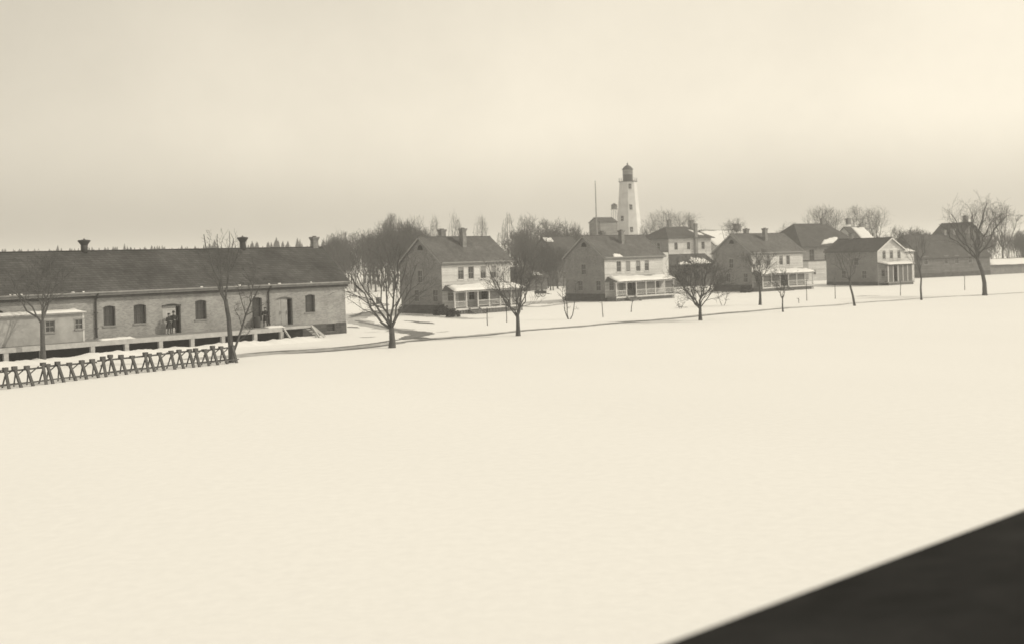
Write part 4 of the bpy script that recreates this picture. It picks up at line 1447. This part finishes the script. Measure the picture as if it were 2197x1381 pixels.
for i, (px, top, Y, r, lb) in enumerate((
        (1425, 452, 270, 5.0, 'bare wide-branched tree behind the left chimney of the hip-roofed house'),
        (1470, 454, 275, 5.2, 'bare wide-branched tree behind the right chimneys of the hip-roofed house'),
        (1395, 478, 285, 3.0, 'small bare tree between lighthouse and hip-roofed house'),
        (1577, 470, 262, 3.6, 'bare tree behind the third house chimney block'),
        (1700, 478, 270, 3.0, 'faint bare tree left of the dark hall roof'),
        (1765, 444, 275, 4.6, 'bare fan-shaped tree behind the left chimney of the hall'),
        (1790, 446, 280, 4.2, 'bare tree behind the middle of the hall roof'),
        (1845, 442, 285, 4.0, 'tall bare tree behind the right end of the hall'),
        (1880, 446, 290, 4.6, 'tall bare tree above the snowy white house'),
        (1928, 488, 215, 2.0, 'small dark-headed tree above the gable of the rightmost row house'),
        (2152, 440, 238, 4.4, 'bare dark tree at the right edge beyond the elm'))):
    back_tree(px, top, Y, r, lb, 300 + i, False, fork=at(px, top, Y).z * .38, dens=(7, 6, 5), limbs=7)

# ---- woods that read as one mass
def wood(name, label, spots, seed, variants=4, m='fwood', kinds='bare'):
    rnd = random.Random(seed)
    protos = []
    for i in range(variants):
        T, K = tree_meshes(seed * 10 + i, H=10, tr=.16, fork=1.3, R_=2.9, limbs=7, n2=6, n3=5, n4=4, tw=.024, sides=4, low=.3, droop=-.15)
        T.add(K.v, K.f)
        protos.append(T)
    spires = []
    for i in range(3):
        T, K = tree_meshes(seed * 10 + 7 + i, H=10, tr=.13, fork=2.5, R_=1.7, limbs=7, n2=6, n3=5, n4=4, tw=.018, sides=4, low=.3, jit=1.0, elr=(.5, 1.35))
        T.add(K.v, K.f)
        spires.append(T)
    mb = MB()
    for x, y, h in spots:
        p = rnd.choice(protos if rnd.random() < .42 else spires)
        h = h * (1 if p in protos else rnd.uniform(1., 1.22))
        s, a = h / 10, rnd.uniform(0, 6.28)
        ws = s * rnd.uniform(.85, 1.2)
        ca, sa = math.cos(a) * ws, math.sin(a) * ws
        n = len(mb.v)
        mb.v += [(x + vx * ca - vy * sa, y + vx * sa + vy * ca, vz * s) for vx, vy, vz in p.v]
        mb.f += [tuple(q + n for q in f) for f in p.f]
    o = mb.build(name, M[m])
    return tag(o, label, 'woodland', None, 'stuff')
rnd = random.Random(77)
sp = []
for i in range(92):
    px = rnd.uniform(692, 915)
    Y = rnd.uniform(225, 330)
    t = (px - 690) / 225
    top = (528 - 44 * min(1, t * 1.5)) + rnd.triangular(-14, 46, 6)
    p = at(px, top, Y)
    sp.append((p.x, Y, p.z))
wood('bare_thicket', 'dense dark thicket of bare trees between storehouse and first house', sp, 5)
sp = []
for i in range(30):
    px = rnd.uniform(1100, 1260)
    Y = rnd.uniform(262, 340)
    p = at(px, rnd.triangular(476, 530, 500), Y)
    sp.append((p.x, Y, p.z))
for i in range(16):
    px = rnd.choice((rnd.uniform(1178, 1215), rnd.uniform(1085, 1175)))
    Y = rnd.uniform(204, 225)
    p = at(px, rnd.uniform(515, 545), Y)
    sp.append((p.x, Y, p.z))
wood('bare_thicket', 'thicket of bare trees behind the gap between the first two houses', sp, 6)
sp = []
for i in range(46):
    px = rnd.uniform(1940, 2260)
    Y = rnd.uniform(265, 330)
    p = at(px, rnd.uniform(492, 512), Y)
    sp.append((p.x, Y, p.z))
wood('bare_thicket', 'low bare wood behind the far right buildings', sp, 7)
sp = []
for i in range(70):
    px = rnd.uniform(1250, 2000)
    Y = rnd.uniform(390, 460)
    p = at(px, rnd.uniform(500, 522), Y)
    sp.append((p.x, Y, max(4., p.z)))
wood('far_woods', 'faint far line of bare woods behind lighthouse and hall', sp, 8)
# far pines behind the storehouse
rnd = random.Random(31)
mb = MB()
for i in range(330):
    px = rnd.uniform(-160, 745)
    Y = rnd.uniform(400, 520)
    base = 541 - .026 * max(0, px - 60)
    top = base + rnd.uniform(-8, 6)
    if rnd.random() < .12:
        top -= rnd.uniform(4, 10)
    if px > 540:
        top -= 6 * rnd.random()
    p = at(px, top, Y)
    H = p.z
    tiers = 7
    r = rnd.uniform(1.3, 2.4)
    mb.tube([(p.x, Y, -.3), (p.x, Y, H * .96)], [.18, .05], 5)
    for k in range(tiers):
        z0 = H * (.18 + .78 * k / tiers)
        rr_ = r * (1 - k / tiers) ** .8 + .25
        n = 9
        ring = []
        for j in range(n):
            a = 2 * math.pi * j / n + rnd.uniform(-.2, .2)
            q = rr_ * rnd.uniform(.55, 1.25)
            ring.append((p.x + math.cos(a) * q, Y + math.sin(a) * q, z0 + rnd.uniform(-.4, .3)))
        apex = (p.x + rnd.uniform(-.1, .1), Y, min(H, z0 + H * .26))
        mb.add(ring + [apex], [(j, (j + 1) % n, n) for j in range(n)])
tag(mb.build('far_pines', M['pine']), 'far line of pines along the skyline behind the storehouse', 'woodland', None, 'stuff')

# ================================================================== TRESTLE FENCE
xa, ya = G(100, 821)
xb, yb = G(484, 779)
u = Vector((xb - xa, yb - ya, 0)).normalized()
v = Vector((-u.y, u.x, 0))
rzf = math.atan2(u.y, u.x)
LT = (Vector((xb, yb, 0)) - Vector((xa, ya, 0))).length
per = LT / 15
rnd = random.Random(19)
sec_i = 0
i = -8
names = ['beyond the left edge, farthest', 'cut by the left edge of the picture', 'leftmost whole one', 'second whole one from the left', 'third whole one from the left', 'nearest the slender tree']
starts = [-8, -4, 0, 4, 8, 12]
for si, st in enumerate(starts):
    o = Vector((xa, ya, 0)) + u * per * (st + .0)
    sec = empty('trestle_fence', (o.x, o.y, gz(o.x, o.y)), rzf, 'section of rough A-frame trestle fence, ' + names[si], 'fence', 'sections of trestle fence before the platform')
    nfr = 5
    for k in range(nfr):
        x = .12 + k * (per * 3.9 - .24) / (nfr - 1) * .965
        hh = 1.16 + rnd.uniform(-.12, .1)
        j = rnd.uniform(-.16, .16)
        mb = MB()
        mb.bar((x + j, .04, hh), (x + rnd.uniform(-.05, .05), -.52, -.08), .15, .12)
        mb.build('front_leg', M['fence'], sec)
        MB().box(x + j - .12, x + j + .14, -.1, .14, hh - .16, hh + .03).build('head_block', M['fence'], sec)
        mb = MB()
        mb.bar((x + j + .09, -.03, hh - .03), (x + .09 + rnd.uniform(-.05, .05), .5, -.08), .07, .06)
        mb.build('back_leg', M['fence'], sec)
        if k < nfr - 1 and rnd.random() < .75:
            mb = MB()
            x2 = x + (per * 3.9 - .24) / (nfr - 1) * .965
            mb.bar((x + .12, .26, .62), (x2 - .1, .06, 1.08), .05, .06)
            mb.build('brace', M['fence'], sec)
    Ls = per * 3.9
    for z, y_, w_ in ((.98, .10, .10), (.24, -.46, .07), (.2, .46, .06)):
        mb = MB()
        mb.bar((-.05, y_, z + rnd.uniform(-.04, .04)), (Ls, y_, z + rnd.uniform(-.04, .04)), .05, w_)
        mb.build('rail', M['fence'], sec)

# ================================================================== SMALL THINGS IN THE YARDS
x, y = G(815, 657)
sg = empty('hand_sledge', (x, y, gz(x, y)), R(8), 'low dark wooden sledge with an upright box behind the spreading tree', 'sledge')
for yy in (-.3, .3):
    MB().tube([(-1.35, yy, .3), (-1.2, yy, .06), (1.2, yy, .06), (1.35, yy, .12)], [.05] * 4, 6).build('runner', M['dwood'], sg)
for k in range(4):
    MB().box(-1.25, 1.25, -.4 + k * .2, -.22 + k * .2, .24, .29).build('plank', M['dwood'], sg)
for xx_ in (-.9, .9):
    MB().box(xx_ - .05, xx_ + .05, -.36, .36, .1, .239).build('bolster', M['dwood'], sg)
bx_ = empty('wooden_box', (x - .25, y, gz(x, y) + .295), R(8), 'dark upright wooden box standing on the sledge', 'box')
for k in range(4):
    a = k * math.pi / 2
    mb = MB()
    for j in range(4):
        mb.box(-.29 + j * .145, -.155 + j * .145, -.30, -.27, 0, .85)
    o = mb.build('side', M['dwood'], bx_)
    o.rotation_euler = (0, 0, a)
MB().box(-.32, .32, -.32, .32, .852, .9).build('lid', M['dwood'], bx_)
x, y = G(1160, 638)
ct = empty('hand_cart', (x, y, gz(x, y)), R(35), 'dark two-wheeled box cart in the snow before the dark shed', 'cart')
MB().box(-.8, .8, -.5, .5, .5, .58).build('bed', M['dwood'], ct)
for s in (-1, 1):
    MB().box(-.8, .8, s * .5 - .025, s * .5 + .025, .585, .95).build('side_board', M['dwood'], ct)
    MB().box(s * .8 - .025, s * .8 + .025, -.47, .47, .585, .95).build('end_board', M['dwood'], ct)
    mb = MB()
    ring = [(.0 + .5 * math.cos(2 * math.pi * j / 16), s * .62, .5 + .5 * math.sin(2 * math.pi * j / 16)) for j in range(17)]
    mb.tube(ring, [.04] * 17, 6, False)
    wl_ = mb.build('wheel', M['dwood'], ct)
    q = MB()
    for j in range(4):
        a = math.pi * j / 4
        q.bar((.48 * math.cos(a), s * .62, .5 + .48 * math.sin(a)), (-.48 * math.cos(a), s * .62, .5 - .48 * math.sin(a)), .04, .04)
    q.build('spokes', M['dwood'], wl_)
    MB().bar((.8, s * .3, .55), (1.9, s * .3, .35), .06, .06).build('shaft', M['dwood'], ct)
# barrel and hand truck by the storehouse wall near the third figure
p = wf.w(wx(551, -.5, DZ) - WL, -.55)
br = empty('barrel', (p.x, p.y, DZ), 0, 'dark barrel on the platform below the shaded window left of the lone worker', 'barrel')
MB().lathe([(.27, 0), (.31, .22), (.33, .45), (.31, .68), (.27, .9)], 16).build('staves', M['dwood'], br, True)
for z in (.12, .32, .6, .78):
    r_ = .29 + .03 * (1 - abs(z - .45) / .45)
    MB().lathe([(r_ + .005, z - .03), (r_ + .012, z), (r_ + .005, z + .03)], 16).build('hoop', M['iron'], br)

# ================================================================== PEOPLE
def person(x, y, z, face, label, h=1.72, seed=1, arms='down', hat='cap', coat=True, wide=1.):
    """standing figure: one skinned body, coat, hat, hair and hands as its children; looks along local -y"""
    e = empty('person', (x, y, z), face, label, 'person', 'figures on the storehouse platform')
    s = h / 1.75
    rnd = random.Random(seed)
    V, E, Rr = [], [], []
    def vert(p, r, link=None):
        V.append(tuple(q * s for q in p))
        Rr.append((r * s, r * s) if not isinstance(r, tuple) else (r[0] * s, r[1] * s))
        if link is not None:
            E.append((link, len(V) - 1))
        return len(V) - 1
    pel = vert((0, 0, .95), (.155, .115))
    wst = vert((0, 0, 1.1), (.14, .105), pel)
    chs = vert((0, -.01, 1.3), (.165, .12), wst)
    nb_ = vert((0, 0, 1.45), (.09, .075), chs)
    nk = vert((0, -.01, 1.52), .055, nb_)
    h0_ = vert((0, -.025, 1.6), (.075, .085), nk)
    h1_ = vert((0, -.02, 1.68), (.08, .095), h0_)
    vert((0, -.01, 1.74), (.055, .065), h1_)
    hands = []
    for sd_ in (-1, 1):
        hp = vert((sd_ * .095, 0, .88), .095, pel)
        kn = vert((sd_ * (.11 + .02 * wide), -.03, .5), .065, hp)
        an = vert((sd_ * (.12 + .03 * wide), .01, .09), .045, kn)
        vert((sd_ * (.13 + .03 * wide), -.13, .035), .04, an)
        shl = vert((sd_ * .19, 0, 1.41), .07, chs)
        if arms == 'down' or (arms == 'one' and sd_ < 0):
            el = vert((sd_ * .26, .03, 1.13), .05, shl)
            wr = vert((sd_ * .25, -.06, .88), .035, el)
            hands.append((V[wr], (0, -.1, -1)))
        else:
            el = vert((sd_ * .30, -.02, 1.15), .05, shl)
            wr = vert((sd_ * .14, -.24, 1.1), .035, el)
            hands.append((V[wr], (-sd_ * 1, -.3, .1)))
    me = bpy.data.meshes.new('body')
    me.from_pydata(V, E, [])
    me.materials.append(M['cloth2'])
    o = bpy.data.objects.new('body', me)
    C.objects.link(o)
    o.parent = e
    sk = o.modifiers.new('skin', 'SKIN')
    for i_, d_ in enumerate(me.skin_vertices[0].data):
        d_.radius = Rr[i_]
        d_.use_root = i_ == 0
    ss = o.modifiers.new('sub', 'SUBSURF')
    ss.levels = ss.render_levels = 1
    # face: a head shell with nose and ears
    hd = MB()
    hd.lathe([(.02, 1.50), (.055, 1.515), (.078, 1.56), (.088, 1.62), (.086, 1.68), (.06, 1.735), (.01, 1.755)], 14, (0, -.02), sx=.92, sy=1.12)
    hd.add([(0, -.145, 1.60), (-.016, -.115, 1.60), (.016, -.115, 1.60), (0, -.118, 1.65)], [(0, 1, 3), (0, 3, 2), (0, 2, 1)])
    for sd_ in (-1, 1):
        hd.lathe([(.004, 1.59), (.018, 1.61), (.02, 1.64), (.004, 1.655)], 6, (sd_ * .085, -.01), sx=.5)
    hd.v = [tuple(q * s for q in p) for p in hd.v]
    ho = hd.build('face', M['skin'], e, True)
    fe = MB()
    for sd_ in (-1, 1):
        fe.box(sd_ * .034 - .012, sd_ * .034 + .012, -.119, -.112, 1.632, 1.645)
    fe.box(-.022, .022, -.117, -.108, 1.567, 1.574)
    fe.v = [tuple(q * s for q in p) for p in fe.v]
    fe.build('features', M['hair'], ho)
    hr = MB()
    hr.lathe([(.088, 1.60), (.095, 1.64), (.094, 1.69), (.066, 1.745), (.01, 1.765)], 14, (0, .004), sx=.95, sy=1.08)
    hr.v = [tuple(q * s for q in p) for p in hr.v]
    hr.build('hair', M['hair'], e, True)
    ht_ = MB()
    if hat == 'cap':
        ht_.lathe([(.1, 1.705), (.115, 1.73), (.125, 1.765), (.09, 1.80), (.02, 1.805)], 14, (0, -.015))
        ht_.box(-.07, .07, -.2, -.1, 1.705, 1.718)
    else:
        ht_.lathe([(.19, 1.70), (.195, 1.71), (.105, 1.715), (.1, 1.8), (.07, 1.835), (.01, 1.83)], 16, (0, -.015))
    ht_.v = [tuple(q * s for q in p) for p in ht_.v]
    ht_.build('hat', M['cloth1'], e, True)
    if coat:
        co = MB()
        co.lathe([(.25 * wide, .5), (.245 * wide, .52), (.215 * wide, .8), (.185, 1.05), (.205, 1.3), (.2, 1.4), (.1, 1.48), (.07, 1.52)], 18, sx=1.0, sy=.74)
        for sd_ in (-1, 1):
            hp_, dr_ = hands[(sd_ + 1) // 2]
            elb = (.26 * sd_ if (arms == 'down' or (arms == 'one' and sd_ < 0)) else .30 * sd_, .03, 1.13)
            co.tube([(sd_ * .16, 0, 1.42), (sd_ * .215, 0, 1.37), elb, (hp_[0] / s, hp_[1] / s, hp_[2] / s)], [.075, .085, .068, .052], 9)
        co.v = [tuple(q * s for q in p) for p in co.v]
        co.build('coat', M['cloth1'], e, True)
    for (p, d) in hands:
        hm = MB()
        d = Vector(d).normalized()
        a = d.orthogonal().normalized()
        b = d.cross(a)
        p = Vector(p)
        hm.bar(p, p + d * .085 * s, .075 * s, .03 * s)
        for k, ln in enumerate((.068, .078, .074, .058)):
            o_ = p + d * .085 * s + a * (k - 1.5) * .019 * s
            hm.tube([o_, o_ + d * ln * .5 * s + b * .006, o_ + d * ln * .9 * s + b * .022], [.009 * s, .008 * s, .006 * s], 5)
        th = p + d * .02 * s + a * .036 * s
        hm.tube([th, th + (d * .6 + a * .7).normalized() * .035 * s, th + (d * .9 + a * .35).normalized() * .062 * s], [.011 * s, .01 * s, .007 * s], 5)
        hm.build('hand', M['skin'], e)
    return e
def deck(px, yl):
    p = wf.w(wx(px, yl, DZ) - WL, yl)
    return p.x, p.y
FACE = wf.rz
x, y = deck(363, -.55)
person(x, y, DZ, FACE + R(20), 'person in a wide dark coat, left of two before the pale sliding door', 1.62, 1, 'bent', 'cap', True, 1.25)
x, y = deck(373.5, -.5)
person(x, y, DZ, FACE + R(-25), 'taller person in dark clothes, right of two before the pale sliding door', 1.76, 2, 'one', 'hat', True, .8)
x, y = deck(570, -.8)
person(x, y, DZ, FACE + R(-40), 'lone person in a dark coat beside the right downspout', 1.64, 3, 'bent', 'cap', True, 1.0)

# ================================================================== ROOF UNDER THE CAMERA
hgt = 1.3
def rp(px, py, h):
    a, b = flat(px, py)
    Y = F * h / b
    return Vector((a * Y / F, Y, CAMZ - h))
pA, pB = rp(1690, 1282, hgt), rp(2155, 1108, hgt)
ud = (pB - pA).normalized()
vd = Vector((-ud.y, ud.x, 0))
rzp = math.atan2(ud.y, ud.x)
pr = empty('porch_roof', (pA.x, pA.y, 0), rzp, 'dark out-of-focus tarred roof edge in the bottom right corner', 'roof')
zE = CAMZ - hgt
rise = .16
x0, x1 = -4.2, 9.0
rnd = random.Random(2)
for k in range(5):                                  # lapped courses of roofing felt
    a, b = k * .62, (k + 1) * .62 + .08
    mb = MB()
    slab(mb, (x0, -a, zE + a * rise + .006 * k), (x0, -b, zE + b * rise + .006 * k), (x1, -b, zE + b * rise + .006 * k), (x1, -a, zE + a * rise + .006 * k), .02)
    mb.v = [(q[0], q[1], q[2]) for q in mb.v]
    mb.build('felt_strip', M['tar'], pr)
MB().box(x0, x1, -.12, -.02, zE - .2, zE - .03).build('eave_beam', M['dwood'], pr)
MB().box(x0, x1, -3.1, -3.0, zE + .2, zE + .46).build('wall_plate', M['dwood'], pr)
for k in range(12):
    x = x0 + .1 + k * (x1 - x0 - .2) / 11
    mb = MB()
    mb.bar((x, -.05, zE - .09), (x, -3.05, zE - .09 + 3 * rise), .06, .12)
    mb.build('rafter', M['dwood'], pr)
for k in range(5):
    x = x0 + .2 + k * (x1 - x0 - .4) / 4
    MB().box(x - .08, x + .08, -.16, -.0, -.1, zE - .201).build('post', M['dwood'], pr)
bw_ = empty('barracks_wall', (pA.x, pA.y, 0), rzp, 'dark brick wall carrying the roof edge at the bottom right', 'wall')
MB().box(x0, x1, -3.5, -3.11, -.2, zE + .35).build('brickwork', M['wbrick'], bw_)

# ================================================================== HAZE
hz = MB().box(-3700, 3700, -420, 4300, -1.2, 38.)
hm = bpy.data.materials.new('haze')
hm.use_nodes = True
t = hm.node_tree
t.nodes.clear()
pv = t.nodes.new('ShaderNodeVolumePrincipled')
pv.inputs['Color'].default_value = (.92, .92, .92, 1)
pv.inputs['Density'].default_value = .00066
pv.inputs['Anisotropy'].default_value = .0
ou = t.nodes.new('ShaderNodeOutputMaterial')
t.links.new(pv.outputs[0], ou.inputs['Volume'])
ho = hz.build('haze', hm)
tag(ho, 'thin pale winter haze over the whole post', 'haze', None, 'stuff')
